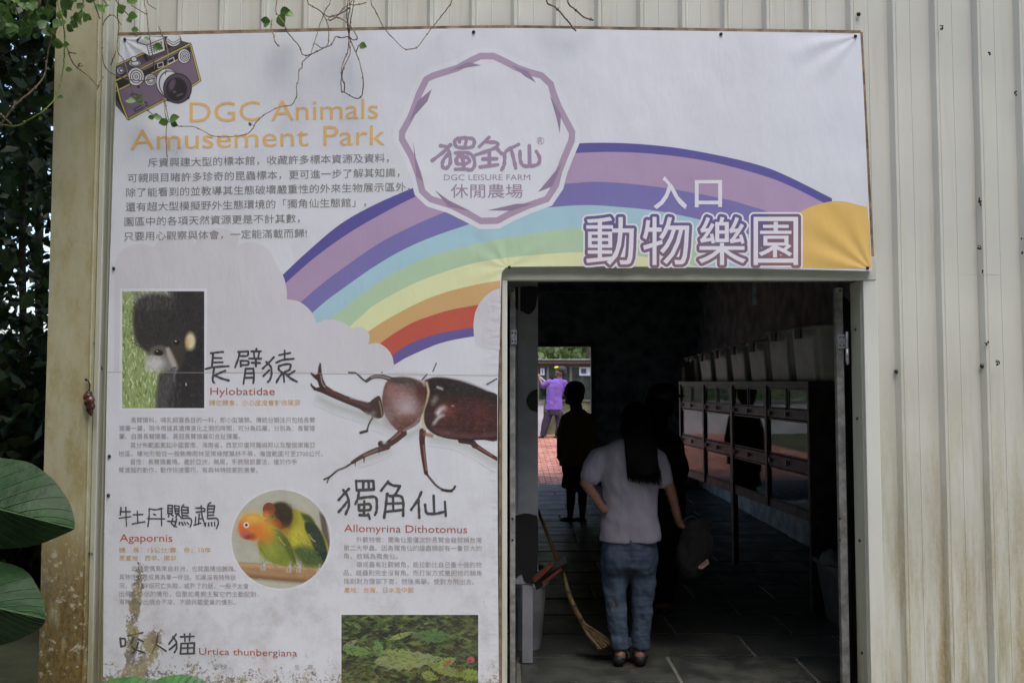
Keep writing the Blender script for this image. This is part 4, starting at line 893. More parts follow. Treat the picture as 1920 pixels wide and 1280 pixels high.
for q in ([(868, 492), (1075, 404)], [(868, 604), (1050, 520), (1425, 330)], [(875, 682), (960, 640), (1180, 530), (1350, 440)], [(1430, 340), (1500, 604), (1435, 648)], [(1245, 745), (962, 892)], [(872, 625), (905, 760), (955, 890)]):
    cv.line(q, 17, KK, smooth=False); cv.line(q, 10, YL, smooth=False)
cv.poly([(866, 740), (905, 800), (945, 880), (866, 790)], (84, 74, 88), .5)
cv.poly([(1028, 318), (1062, 272), (1222, 280), (1236, 378), (1120, 420), (1045, 378)], WW, .5); cv.line([(1028, 318), (1100, 340), (1222, 290)], 5, KK, smooth=False); cv.line([(1100, 340), (1120, 420)], 5, KK, smooth=False)
for i in range(5): cv.line([(1128 + i * 20, 344 - i * 8), (1140 + i * 18, 402 - i * 7)], 4, KK, smooth=False)
for i in range(4): cv.line([(1118, 352 + i * 16), (1214, 316 + i * 16)], 4, KK, smooth=False)
cv.ell(1300, 300, 58, 50, KK); cv.ell(1300, 302, 53, 45, WW); cv.line([(1255, 310), (1300, 335), (1350, 310)], 5, KK); cv.line([(1255, 295), (1300, 318), (1350, 292)], 4, KK)
def dial(x, y, rx, ry, n=2):
    cv.ell(x, y, rx + 5, ry + 5, KK); cv.ell(x, y, rx, ry, WW)
    for i in range(n): q = .72 - i * .28; cv.ell(x + 3, y, rx * q + 3, ry * q + 3, KK); cv.ell(x + 3, y, rx * q - 2, ry * q - 2, WW)
dial(906, 530, 28, 26); dial(1010, 475, 44, 24, 1); dial(1004, 445, 20, 16, 0); dial(1018, 575, 60, 66, 3); dial(1128, 600, 42, 42); dial(1380, 422, 44, 52, 3)
cv.line([(1255, 455), (1300, 430), (1308, 460), (1262, 482), (1255, 455)], 7, WW, smooth=False); cv.line([(1180, 480), (1220, 465), (1225, 495), (1185, 510), (1180, 480)], 6, WW, smooth=False)
cv.ell(1262, 625, 92, 112, KK, rot=-.25); cv.ell(1260, 622, 86, 106, WW, rot=-.25); cv.ell(1275, 632, 84, 102, KK, rot=-.25); cv.ell(1278, 634, 80, 98, WW, rot=-.25); cv.ell(1330, 664, 108, 114, KK); cv.ell(1330, 664, 100, 106, (78, 68, 82)); cv.ell(1322, 670, 80, 88, (32, 28, 34), 1.2)
cv.ell(1290, 635, 22, 46, (92, 78, 96), 1.5, .9, rot=.35); cv.line([(1330, 720), (1365, 705)], 14, (110, 96, 114), 1, .8); cv.ell(1308, 690, 14, 10, (100, 88, 104), 1, .8)
cv.line([(975, 715), (1010, 705), (1045, 725), (1000, 740)], 6, KK); cv.line([(1005, 820), (1095, 765), (1105, 790), (1015, 838), (1005, 820)], 6, KK, smooth=False); cv.ell(1037, 652, 9, 9, KK)
d = np.abs(cv.c - np.array(BW)).sum(2) > 1; cv.keep = d & (cv.Y > 68)
cv.keep |= np.roll(cv.keep, 1, 0) | np.roll(cv.keep, -1, 0) | np.roll(cv.keep, 1, 1); cv.keep &= (cv.X > 219 - (cv.Y - 66) * .04) & (cv.Y > 68.2)
cv.build('camera_drawing', YB - .0018, 'cartoon drawing of a purple and yellow old camera')
# screws that hold the banner
for u, v_ in ((234, 74), (888, 60), (1352, 64), (1604, 68), (955, 501), (1627, 502), (213, 503), (205, 855), (203, 928)):
    p = P(u, v_, YB - .003); mb = MB().ell(p, (.009, .004, .009), 12, 6).ell(p + Vector((0, -.003, 0)), (.005, .004, .005), 8, 6)
    mb.build('screw', M_screw, banner, True)

# the print lies flat on the vinyl: bring all printed layers within a millimetre of it
for o in banner.children:
    if o.name.split('.')[0] in ('screw', 'frame_batten', 'vinyl_sheet'): continue
    me = o.data; co = np.empty(len(me.vertices) * 3); me.vertices.foreach_get('co', co); co[1::3] = YB + (co[1::3] - YB) * .28; me.vertices.foreach_set('co', co); me.update()

# ---------------------------------------------------------------- rack of glass-fronted cages along the right side
def RK(s, d=0.0, z=0.0):
    """along the rack front: s metres from its near end, d metres into it"""
    o_ = Vector((2.23, 6.25 - 4.3 - .05, 0)); t = Vector((-.095, .9955, 0)); n_ = Vector((.9955, .095, 0))
    return o_ + t * s + n_ * d + Vector((0, 0, z))
def rbox(mb, s0, s1, d0, d1, z0, z1):
    v = [RK(s, d, z) for s in (s0, s1) for d in (d0, d1) for z in (z0, z1)]
    return mb.add(v, [(0, 1, 3, 2), (4, 6, 7, 5), (0, 4, 5, 1), (2, 3, 7, 6), (0, 2, 6, 4), (1, 5, 7, 3)])
rack = thing('cage_rack', 'long dark rack of glass-fronted cages receding along the right side of the shed', 'cage rack')
M_rack = simple('rack_steel', lin(92, 86, 90), .4, .25, 12, .1, metal=.3)
M_cage = simple('cage_lining', lin(54, 50, 48), .8, .3, 8)
def glass():
    nb = NB('cage_glass'); nb.put(nb.b.inputs['Base Color'], (.02, .022, .022, 1)); nb.b.inputs['Roughness'].default_value = .03
    nb.b.inputs['Alpha'].default_value = .55; nb.b.inputs['IOR'].default_value = 1.75
    nb.bump(nb.noise(2.2, 2), .05, .01); return nb.m
M_glass = glass()
LEN = 3.25; BAY = LEN / 4
rbox(MB(), -.02, LEN + .02, -.02, .62, 1.668, 1.70).build('top_board', M_rack, rack)
for z0, z1 in ((1.645, 1.667), (1.405, 1.478), (1.005, 1.095), (.655, .725)):
    rbox(MB(), 0, LEN, 0, .03, z0, z1).build('rail', M_rack, rack)
for z in (1.40, 1.0, .70): rbox(MB(), .02, LEN - .02, .035, .6, z, z + .012).build('shelf_board', M_cage, rack)
rbox(MB(), 0, LEN, .6, .61, .66, 1.66).build('back_panel', M_cage, rack)
rbox(MB(), -.012, -.002, 0, .6, .0, 1.667).build('end_panel', M_cage, rack)
for k in range(5):
    s_ = k * BAY; wd = .03 if k in (0, 2) else .02
    rbox(MB(), s_ - (wd if k else 0), s_ + wd, -.012, .035, 0 if k != 1 and k != 3 else .66, 1.667).build('post', M_rack, rack)
    if 0 < k < 4: rbox(MB(), s_ - .004, s_ + .004, .036, .598, .715, 1.398).build('divider', M_cage, rack)
for k in range(4):
    a, b = k * BAY + .03, (k + 1) * BAY - .03
    for z0, z1 in ((1.105, 1.395), (.73, .998)):
        rbox(MB(), a, b, .008, .012, z0, z1).build('glass_pane', M_glass, rack)
        fr_ = MB(); rbox(fr_, a, b, .0, .007, z1 - .012, z1); rbox(fr_, a, b, .0, .007, z0, z0 + .01); rbox(fr_, a, a + .012, .0, .007, z0 + .01, z1 - .012); rbox(fr_, b - .012, b, .0, .007, z0 + .01, z1 - .012)
        fr_.build('pane_frame', M_rack, rack)
    mid = (a + b) / 2
    for q0, q1 in ((a + .02, mid - .02), (mid + .02, b - .02)):
        rbox(MB(), q0, q1, .008, .012, 1.485, 1.64).build('glass_pane', M_glass, rack)
        fr_ = MB(); rbox(fr_, q0, q1, .0, .007, 1.632, 1.64); rbox(fr_, q0, q1, .0, .007, 1.485, 1.492); rbox(fr_, q0, q0 + .008, .0, .007, 1.492, 1.632); rbox(fr_, q1 - .008, q1, .0, .007, 1.492, 1.632)
        fr_.build('pane_frame', simple('bright_edge', lin(140, 138, 128), .4, .1) if k == 0 and q0 < mid else bpy.data.materials['bright_edge'], rack)
    for z in (1.44, 1.05):
        for s_ in (mid, b - .05):
            lt = MB(); rbox(lt, s_ - .02, s_ + .02, -.008, -.001, z - .01, z + .01); rbox(lt, s_ - .007, s_ + .007, -.02, -.008, z - .022, z + .022)
            lt.build('latch', simple('latch_metal', lin(120, 118, 118), .3, .1, metal=.8) if 'latch_metal' not in bpy.data.materials else bpy.data.materials['latch_metal'], rack)
# straw bedding in the lowest near cage
M_straw = simple('straw', lin(200, 192, 140), .8, .3, 30)
st = MB(); rs = random.Random(5)
rbox(st, .05, BAY - .05, .02, .55, .713, .735)
for k in range(900):
    a = RK(rs.uniform(.05, BAY - .05), rs.uniform(.02, .45), .735 + rs.random() ** 2 * .07); an = rs.uniform(0, 6.28); L_ = rs.uniform(.02, .06)
    b = a + Vector((math.cos(an) * L_ * .4, math.sin(an) * L_, rs.uniform(-.012, .02)))
    st.add([a, b, b + Vector((0, 0, .003)), a + Vector((0, 0, .003))], [(0, 1, 2, 3)])
o = st.build('straw_bedding', M_straw); tag(o, 'pale straw bedding in the nearest lowest cage', 'straw', kind='stuff')

# lidded storage boxes on top of the rack
M_tub = simple('translucent_tub', lin(196, 202, 194), .35, .12, 5); M_lid = simple('tub_lid', lin(200, 204, 200), .4, .1, 5); M_latch = simple('grey_latch', lin(70, 74, 74), .5, .1)
posn = ['nearest the right door jamb', 'second from the doorway', 'third from the doorway', 'fourth from the doorway', 'fifth from the doorway', 'sixth from the doorway', 'farthest from the doorway']
def rounded(mb, w0, l0, w1, l1, z0, z1, n=8, r=.06):
    def ringp(w, l, z):
        out = []
        for cx, cy, a0 in ((w / 2 - r, l / 2 - r, 0), (-w / 2 + r, l / 2 - r, 90), (-w / 2 + r, -l / 2 + r, 180), (w / 2 - r, -l / 2 + r, 270)):
            for i in range(5): a = math.radians(a0 + i * 22.5); out.append((cx + r * math.cos(a), cy + r * math.sin(a), z))
        return out
    A, B = ringp(w0, l0, z0), ringp(w1, l1, z1); m_ = len(A)
    mb.add(A + B, [(i, (i + 1) % m_, m_ + (i + 1) % m_, m_ + i) for i in range(m_)] + [tuple(range(m_))[::-1], tuple(range(m_, 2 * m_))]); return mb
ang = math.atan(.095)
for k, (h, ln) in enumerate(((.43, .465), (.43, .46), (.36, .455), (.35, .44), (.33, .45), (.31, .44), (.28, .42))):
    s_ = .22 + k * .47
    p = RK(s_, .30, 1.702)
    t = thing('storage_box', 'grey lidded plastic storage box on the cage rack, ' + posn[k], 'storage box', p, 'storage boxes on top of the cage rack', ang)
    mb = rounded(MB(), .44, ln * .92, .50, ln * .98, 0, h - .035); 
    o = mb.build('tub', M_tub, t)
    mb = rounded(MB(), .54, ln, .54, ln, h - .034, h - .012); rounded(mb, .47, ln * .88, .46, ln * .86, h - .0115, h + .006); mb.build('lid', M_lid, t)
    MB().box(-.292, -.272, -.05, .05, h - .10, h - .02, .004).build('latch', M_latch, t)
    MB().box(-.06, .06, -ln / 2 - .02, -ln / 2 - .001, h - .10, h - .02, .004).build('latch', M_latch, t)
# small carton at the far end of the boxes
o = MB().box(-.12, .12, -.1, .1, 0, .16, .004).box(-.13, .13, -.105, -.1, .16, .22).build('cardboard_carton', simple('carton', lin(150, 146, 136), .9)); o.location = RK(3.42 - .3, .05, 1.702) + Vector((-.1, .2, 0)); 
MB().box(-.35, .35, -.2, .2, -.02, 0).build('x'); bpy.data.objects.remove(bpy.data.objects['x'])
o.location = RK(3.13, .12, 1.702); tag(o, 'small open pale carton past the last storage box', 'carton')
# blue-grey tub on the floor below the rack's near end, with a rag on it
t = thing('plastic_tub', 'pale blue grey plastic tub on the floor by the right door leaf', 'tub', P(1545, 1120, 6.35 - 4.3) * 1.0); t.location.z = 0; t.location.x = 2.47; t.location.y = 1.62
rounded(MB(), .42, .32, .52, .42, .01, .40).build('tub', simple('blue_grey_plastic', lin(104, 112, 120), .5), t)
rounded(MB(), .56, .46, .56, .46, .401, .43).build('rim', simple('tub_rim', lin(120, 128, 134), .5), t)
rg = MB().loft([((0, 0, 0), .10, .07), ((.02, 0, .04), .11, .08), ((.0, .01, .08), .07, .05), ((-.02, 0, .10), .02, .02)]).fused('cloth_rag', .012, simple('grey_rag', lin(120, 124, 126), .95), None, 2, .02, 14)
rg.location = (2.24, 1.52, .43); tag(rg, 'crumpled grey rag lying on the plastic tub', 'rag')

# ---------------------------------------------------------------- cow-spotted board, bin, broom, dustpan by the left jamb
YC = .75
cow = thing('spotted_board', 'tall white board with black cow spots standing inside the left jamb', 'board')
x1 = P(1009, 900, YC).x
MB().box(-.75, x1, YC, YC + .035, P(990, 1095, YC).z, 2.34, .004).build('panel', M_whitep, cow)
MB().box(P(979, 1150, YC).x, P(999, 1150, YC).x, YC + .002, YC + .033, .012, P(990, 1096, YC).z, .003).build('leg', M_whitep, cow)
MB().box(-.62, -.56, YC + .002, YC + .033, .012, P(990, 1096, YC).z, .003).build('leg', M_whitep, cow)
MB().box(P(975.5, 900, YC).x - .012, P(975.5, 900, YC).x, YC - .008, YC - .001, P(990, 960, YC).z, 2.33).build('edge_strip', M_whitep, cow)
def spot(pts):
    pts = [tuple(p) for p in cat(list(pts) + [pts[0]], 6)][:-1]
    bm = bmesh.new(); fr_ = [bm.verts.new(P(u, v, YC - .004)) for u, v in pts]; bk = [bm.verts.new(P(u, v, YC - .0005)) for u, v in pts]; n_ = len(pts)
    bm.faces.new(fr_)
    for i in range(n_): bm.faces.new((fr_[i], bk[i], bk[(i + 1) % n_], fr_[(i + 1) % n_]))
    bmesh.ops.triangulate(bm, faces=bm.faces[:]); bmesh.ops.recalc_face_normals(bm, faces=bm.faces[:])
    me = bpy.data.meshes.new('black_spot'); bm.to_mesh(me); bm.free(); me.materials.append(M_black); o = bpy.data.objects.new('black_spot', me); C.objects.link(o); o.parent = cow
spot([(966, 538), (1008, 538), (1007, 560), (1003, 578), (992, 589), (978, 583), (966, 575)])
spot([(1008, 729), (998, 733), (989, 744), (988, 756), (994, 767), (1003, 771), (1008.5, 769)])
spot([(960, 968), (970, 965), (985, 962), (1000, 965), (1008.5, 975), (1008.5, 1060), (1003, 1088), (998, 1094), (984, 1090), (978, 1076), (962, 1076)])
# bin
pb = P(990, 1225, .95); bin_ = thing('waste_bin', 'white tapered waste bin behind the spotted board', 'bin', (P(992, 1200, .98).x - .02, 1.08, 0.01))
def cone(mb, r0, r1, z0, z1, n=28): return mb.tube([(0, 0, z0), (0, 0, z1)], [r0, r1], n)
cone(MB(), .10, .135, 0, .40).build('bucket', simple('bin_plastic', lin(150, 152, 156), .45, .1), bin_, False)
cone(MB(), .146, .146, .401, .425).build('rim', simple('bin_rim', lin(165, 166, 170), .45, .1), bin_)
cone(MB(), .128, .122, .426, .50).build('liner_bag', M_black, bin_)
# dustpan with its stick, then the straw broom
def qd(u, v, Y): return P(u, v, Y)
dp = thing('dustpan', 'red and black dustpan on a brown stick leaning over the bin', 'dustpan')
MB().tube([qd(1008, 955, 1.05), qd(1030, 1010, .95), qd(1051, 1066, .86)], .011, 8).build('stick', simple('brown_stick', lin(96, 62, 36), .6), dp, True)
a = [qd(1000, 1088, .72), qd(1062, 1055, .72), qd(1070, 1062, .76), qd(1006, 1106, .76)]
v = a + [p + Vector((0, .03, .035)) for p in a]
mesh('pan', v, [(0, 1, 2, 3), (4, 7, 6, 5), (0, 4, 5, 1), (1, 5, 6, 2), (2, 6, 7, 3), (3, 7, 4, 0)], M_black, dp)
a = [qd(998, 1084, .715), qd(1034, 1054, .715), qd(1038, 1060, .715), qd(1003, 1092, .715)]; v = a + [p + Vector((0, .012, .004)) for p in a]
mesh('red_edge', v, [(0, 1, 2, 3), (4, 7, 6, 5), (0, 4, 5, 1), (1, 5, 6, 2), (2, 6, 7, 3), (3, 7, 4, 0)], simple('red_plastic', lin(92, 38, 26), .5), dp)
a = [qd(1016, 1092, .712), qd(1052, 1064, .712), qd(1054, 1068, .712), qd(1019, 1097, .712)]; v = a + [p + Vector((0, .01, .004)) for p in a]
mesh('red_edge', v, [(0, 1, 2, 3), (4, 7, 6, 5), (0, 4, 5, 1), (1, 5, 6, 2), (2, 6, 7, 3), (3, 7, 4, 0)], bpy.data.materials['red_plastic'], dp)
br = thing('straw_broom', 'straw broom leaning left of the woman in jeans', 'broom')
pts = cat([qd(1056, 1070, .80), qd(1064, 1105, .80), qd(1078, 1140, .80), (qd(1095, 1172, .82))], 5)
M_rattan = simple('rattan', lin(112, 92, 54), .7, .3, 40)
MB().tube(pts, [.012 + .006 * i / len(pts) for i in range(len(pts))], 10).build('handle', M_rattan, br, True)
hb = MB(); rb = random.Random(11)
for k in range(220):
    t0 = qd(1090 + rb.uniform(-4, 4), 1165, .82 + rb.uniform(-.02, .02)); e_ = rb.random(); t1 = qd(1118 + 32 * e_, 1214 - 10 * e_ * e_ + rb.uniform(-3, 3), .80 + rb.uniform(-.05, .05)); t1.z = max(t1.z, .014)
    md = t0.lerp(t1, .5) + Vector((-.012 + .02 * e_, 0, .0)); hb.tube([t0, md, t1], .0022, 3)
hb.build('bristles', M_rattan, br)
for uu, vv in ((1066, 1108), (1076, 1134), (1088, 1160)):
    p = qd(uu, vv, .80); MB().tube([p + Vector((0, 0, -.006)), p + Vector((0, 0, .006))], .018, 10).build('binding', M_dark, br)

# ---------------------------------------------------------------- people
M_skin = simple('skin', lin(120, 86, 70), .5, .1, 20, .05); M_skin2 = simple('tanned_skin', lin(108, 78, 60), .5, .1, 20, .05)
M_hair = simple('black_hair', lin(9, 8, 8), .8, .4, 30, .3, spec=.12)
def cloth(name, col, s=60):
    nb = NB(name); f = nb.noise(4, 4, local=True); c = tuple(col[:3]) + (1,)
    cc = nb.mix(nb.rng(f, .3, .7), tuple(q * .85 for q in c[:3]) + (1,), c); nb.bump(nb.math('ADD', nb.noise(9, 3, .5, (1.5, 1, .6)), nb.math('MULTIPLY', nb.noise(s * 4, 2), .05)), .5, .02)
    return nb.fin(cc, .9, spec=.2)
def hand(mb, w, d, thumb, curl=.5, s=1.0):
    """palm and five fingers; w wrist, d direction of the fingers, thumb side vector"""
    w = Vector(w); d = Vector(d).normalized(); th = Vector(thumb).normalized(); n = d.cross(th).normalized()
    mb.caps(w, w + d * .035 * s, .024 * s, .026 * s); pm = w + d * .055 * s
    for k, (ln, off) in enumerate(((.070, .026), (.078, .009), (.073, -.009), (.058, -.026))):
        b = w + d * .07 * s + th * off * s; mb.caps(w + d * .02 * s + th * off * .7 * s, b, .013 * s, .010 * s, 8)
        m1 = b + (d * math.cos(curl * .7) + n * math.sin(curl * .7)) * ln * .5 * s; m2 = m1 + (d * math.cos(curl * 2) + n * math.sin(curl * 2)) * ln * .5 * s
        mb.caps(b, m1, .0095 * s, .0085 * s, 8).caps(m1, m2, .0085 * s, .0075 * s, 8)
    tb = w + d * .02 * s + th * .022 * s; t1 = tb + (th * .7 + d * .7) * .038 * s; mb.caps(tb, t1, .013 * s, .010 * s, 8).caps(t1, t1 + (d * .8 + th * .3 + n * .3) * .03 * s, .0095 * s, .008 * s, 8)
def head(mb, c, look, up, r=.1):
    """skull, jaw, nose, ears, lips, brow; look = facing direction"""
    f = Vector(look).normalized(); u = Vector(up).normalized(); sd_ = f.cross(u).normalized(); u = sd_.cross(f)
    M = Matrix((sd_, f, u)).transposed()
    mb.ell(c, (r * .76, r * .95, r * 1.0), 20, 14, M); q = lambda a, b, z: Vector(c) + M @ Vector((a * r, b * r, z * r))
    mb.ell(q(0, .32, -.55), (r * .52, r * .55, r * .62), 16, 10, M); mb.ell(q(0, .72, -.85), (r * .26, r * .22, r * .2), 12, 8, M)
    mb.caps(q(0, .90, .02), q(0, 1.08, -.32), r * .07, r * .12, 8); mb.ell(q(0, .88, -.62), (r * .26, r * .10, r * .06), 10, 6, M); mb.ell(q(0, .86, -.72), (r * .22, r * .10, r * .06), 10, 6, M)
    mb.caps(q(-.42, .78, .16), q(.42, .78, .16), r * .12, r * .12, 8)
    for k in (-1, 1): mb.ell(q(.8 * k, .0, -.15), (r * .09, r * .2, r * .3), 10, 8, M)
    return q, M
def eyes(q, par, r=.1):
    for k in (-1, 1):
        o = MB().ell(q(.3 * k, .78, .0), (r * .13,) * 3, 10, 8).build('eye', simple('eye_white', lin(215, 210, 205), .2) if 'eye_white' not in bpy.data.materials else bpy.data.materials['eye_white'], par, True)
        MB().ell(q(.3 * k, .89, .0), (r * .055,) * 3, 8, 6).build('iris', M_black, o, True)

# --- woman in a white T-shirt, seen from behind, head bowed, one hand on her hip
D = 5.05; Yw = D - 4.3
def J(u, v, d=0.0, Y=Yw): return P(u, v, Y + d)
wm = thing('person', 'woman in white T-shirt and pale jeans, hand on hip, long black hair hanging', 'person')
b = MB(); hc = J(1192, 790, .13)
q, _ = head(b, hc, (-.05, .7, -.62), (0, .62, .7), .104)
b.caps(J(1183, 838, .02), hc + Vector((0, -.02, -.03)), .055, .05)
b.loft([(J(1180, 1045), .15, .10), (J(1180, 1010), .16, .11), (J(1180, 960), .135, .095), (J(1180, 900), .15, .10), (J(1180, 850), .15, .10), (J(1180, 828), .08, .07)])
shL, shR = J(1127, 856), J(1230, 856, .01); elL = J(1098, 905, -.05); hipL = J(1146, 962, -.02); elR = J(1256, 915, .02); wrR = J(1272, 975, .08)
b.caps(J(1165, 846), shL, .05, .045).caps(J(1200, 846), shR, .05, .045)
b.caps(shL, elL, .046, .036).caps(elL, J(1132, 955, -.06), .036, .025); hand(b, J(1132, 955, -.06), (1, .1, -.22), (0, -.4, 1), .35, .92)
b.caps(shR, elR, .046, .035).caps(elR, wrR, .035, .024); hand(b, wrR, (.35, .3, -.6), (-.6, .3, .3), 1.3, .92)
for kx, hx, ax_ in ((1153, 1156, 1163), (1205, 1204, 1200)):
    b.caps(J(hx, 1035), J(kx, 1125), .085, .06).caps(J(kx, 1125), J(ax_, 1213, .0), .056, .036)
for ax_, tx in ((1163, 1158), (1200, 1205)): b.caps(J(ax_, 1216), J(ax_, 1228, -.03), .036, .032).caps(J(ax_, 1228, -.02), J(tx, 1226, .16), .034, .028)
b.fused('body', .008, M_skin, wm, 2); eyes(q, wm, .104)
M_tee = cloth('white_tee', lin(136, 133, 146))
s_ = MB().loft([(J(1181, 1012), .188, .125), (J(1181, 985), .185, .122), (J(1180, 950), .165, .115), (J(1180, 905), .172, .118), (J(1179, 870), .182, .118), (J(1179, 848), .175, .108), (J(1180, 832), .13, .085), (J(1183, 822), .07, .065)], 24, 2.3)
s_.caps(J(1150, 850), J(1122, 860), .07, .068).caps(J(1122, 860), J(1106, 892, -.03), .07, .064).caps(J(1208, 850), J(1232, 862), .066, .064).caps(J(1232, 862), J(1243, 897, .01), .064, .058)
s_.fused('t_shirt', .009, M_tee, wm, 3, .013, 8)
def denim():
    nb = NB('pale_denim'); f = nb.noise(5, 5, local=True); x, y, z = nb.sep()
    c = nb.mix(nb.rng(f, .3, .7), lin(52, 64, 80), lin(70, 84, 102)); c = nb.mix(nb.math('MULTIPLY', nb.rng(nb.noise(3.5, 4, .5, (1, 1, 3)), .5, .7), .2), c, lin(108, 120, 136))
    nb.bump(nb.noise(9, 4, .5, (1, 1, 2.5)), .6, .02); return nb.fin(c, .85, spec=.2)
M_den = denim()
s_ = MB().loft([(J(1180, 1060), .150, .115), (J(1180, 1040), .168, .122), (J(1180, 1010), .168, .118), (J(1180, 990), .155, .11)], 24, 2.2)
for hx, kx, ax_, f1 in ((1154, 1154, 1162, .088), (1206, 1206, 1201, .088)):
    s_.caps(J(hx, 1052), J(kx, 1120), .090, .068).tube([J(kx, 1105), J((kx + ax_) / 2, 1160), J(ax_, 1214, -.005)], [.071, .061, .057], 16)
s_.ell(J(1156, 1046, -.02), (.09, .10, .13)).ell(J(1206, 1046, -.02), (.09, .10, .13))
s_.fused('jeans', .009, M_den, wm, 6, .012, 13)
for ax_, tx in ((1162, 1156), (1201, 1207)):
    MB().caps(J(ax_ - 1, 1236, -.035), J(tx, 1234, .17), .036, .03).caps(J(ax_, 1230, .06), J(tx, 1232, .16), .035, .03).fused('shoe', .008, M_black, wm, 2)
# hair: cap over the bowed head and a long fall of strands
h = MB().ell(hc + Vector((0, -.012, .012)), (.098, .115, .112), 20, 14)
h.loft([(J(1212, 889, -.13), .06, .02), (J(1210, 870, -.125), .078, .034), (J(1206, 840, -.09), .090, .05), (J(1199, 812, -.02), .092, .075), (J(1195, 788, .06), .092, .10), (J(1193, 770, .10), .07, .08)], 20).caps(J(1168, 800, .02), J(1180, 838, -.06), .025, .02)
hh = h.fused('hair', .009, M_hair, wm, 2, .006, 20)
hs = MB(); rh = random.Random(4)
for k in range(1100):
    e_ = rh.uniform(-1, 1); u_ = 1202 + e_ * 30; d_ = -.13 - .02 * math.sqrt(max(0, 1 - e_ * e_))
    hs.tube([J(1196 + e_ * 26, 800, -.02 - .04), J(1201 + e_ * 29, 838, d_ + .015), J(u_ + 3, 875, d_), J(u_ + 7 + rh.uniform(-5, 5), 893 + rh.uniform(-16, 16) + e_ * 4, d_ + rh.uniform(0, .03))], [.003, .0026, .002, .0006], 3)
hs.build('hair_strand', M_hair, wm, True)['kind'] = 'stuff'

# --- black bag in her right hand
bg_ = thing('black_bag', 'bulky black bag hanging from the woman\'s right hand', 'bag')
c0 = J(1303, 1030, .10)
b = MB()
b.loft([(J(1298, 1080, .10), .05, .04), (J(1300, 1060, .10), .085, .06), (J(1303, 1030, .10), .10, .07), (J(1303, 1000, .10), .09, .06), (J(1300, 975, .10), .05, .04)]).ell(J(1322, 985, .1), (.05, .04, .05)).ell(J(1325, 1020, .1), (.045, .05, .08)).ell(J(1280, 1045, .1), (.04, .05, .10))
b.fused('bag_body', .011, simple('black_fabric', lin(7, 7, 8), .9, .3, 30), bg_, 2, .014, 14)
MB().tube(cat([J(1277, 985, .09), J(1286, 972, .1), J(1302, 968, .1), J(1312, 990, .1)], 6), .007, 8).build('strap', M_black, bg_, True)
a = [J(1310, 1065, .02), J(1328, 1050, .01), J(1330, 1056, .01), J(1317, 1066, .01)]
mesh('pale_scrap', a + [p + Vector((0, .02, .006)) for p in a], [(0, 1, 2, 3), (4, 7, 6, 5), (0, 4, 5, 1), (1, 5, 6, 2), (2, 6, 7, 3), (3, 7, 4, 0)], simple('pale_cloth', lin(130, 104, 98), .8), bg_)

# --- man in a mustard T-shirt and dark shorts, half turned left
D = 10.15; Yw = D - 4.3; J2 = lambda u, v, d=0.0: P(u, v, 5.85 + d)
mm = thing('person', 'man in dark mustard T-shirt and black shorts standing at the back doorway', 'person')
b = MB(); q, _ = head(b, J2(1074, 738), (-.93, .36, -.12), (0, 0, 1), .115)
b.caps(J2(1082, 775), J2(1078, 752), .08, .075)
b.loft([(J2(1082, 880), .16, .12), (J2(1080, 850), .155, .12), (J2(1080, 810), .17, .12), (J2(1082, 785), .17, .11), (J2(1082, 770), .09, .08)])
b.caps(J2(1060, 785, .02), J2(1050, 825, .0), .055, .043).caps(J2(1050, 825), J2(1048, 850, -.02), .042, .03); hand(b, J2(1048, 850, -.02), (.15, .1, -1), (-.5, .6, 0), .4, 1.0)
b.caps(J2(1106, 786, .02), J2(1114, 825, .05), .055, .043).caps(J2(1114, 825, .05), J2(1112, 852, .04), .042, .03); hand(b, J2(1112, 852, .04), (-.1, .1, -1), (-.5, .6, 0), .4, 1.0)
for hx, kx, ax_ in ((1072, 1070, 1069), (1091, 1092, 1092)):
    b.caps(J2(hx, 880), J2(kx, 925), .09, .06).caps(J2(kx, 925), J2(kx, 942, -.02), .06, .056).caps(J2(kx, 940, -.01), J2(ax_, 966), .055, .036).caps(J2(ax_, 972), J2(ax_ - 14, 974, .04), .038, .03)
b.fused('body', .010, M_skin2, mm, 2); eyes(q, mm, .115)
s_ = MB().loft([(J2(1083, 872), .225, .16), (J2(1082, 845), .225, .16), (J2(1082, 810), .235, .15), (J2(1083, 788), .215, .135), (J2(1083, 775), .14, .10), (J2(1082, 768), .08, .08)], 24, 2.3)
s_.caps(J2(1064, 786), J2(1054, 812), .085, .075).caps(J2(1102, 786), J2(1110, 812), .085, .075)
s_.fused('t_shirt', .011, cloth('mustard_tee', lin(168, 142, 66)), mm, 3, .014, 7)
s_ = MB().loft([(J2(1082, 885), .19, .15), (J2(1082, 866), .185, .145)], 24, 2.3)
for hx in (1070, 1094): s_.tube([J2(hx + (1 if hx < 1080 else -1), 875), J2(hx, 898), J2(hx, 914)], [.10, .105, .112], 18)
s_.fused('shorts', .011, cloth('black_shorts', lin(28, 28, 32)), mm, 3, .012, 8)
for ax_ in (1069, 1092): MB().caps(J2(ax_ + 3, 976), J2(ax_ - 16, 977, .04), .036, .034).fused('flip_flop', .01, M_black, mm, 1)
h = MB().ell(J2(1076, 732) + Vector((.012, 0, .01)), (.128, .118, .112)); h.ell(J2(1083, 743), (.08, .10, .09)); h.fused('hair', .011, M_hair, mm, 2, .01, 30)
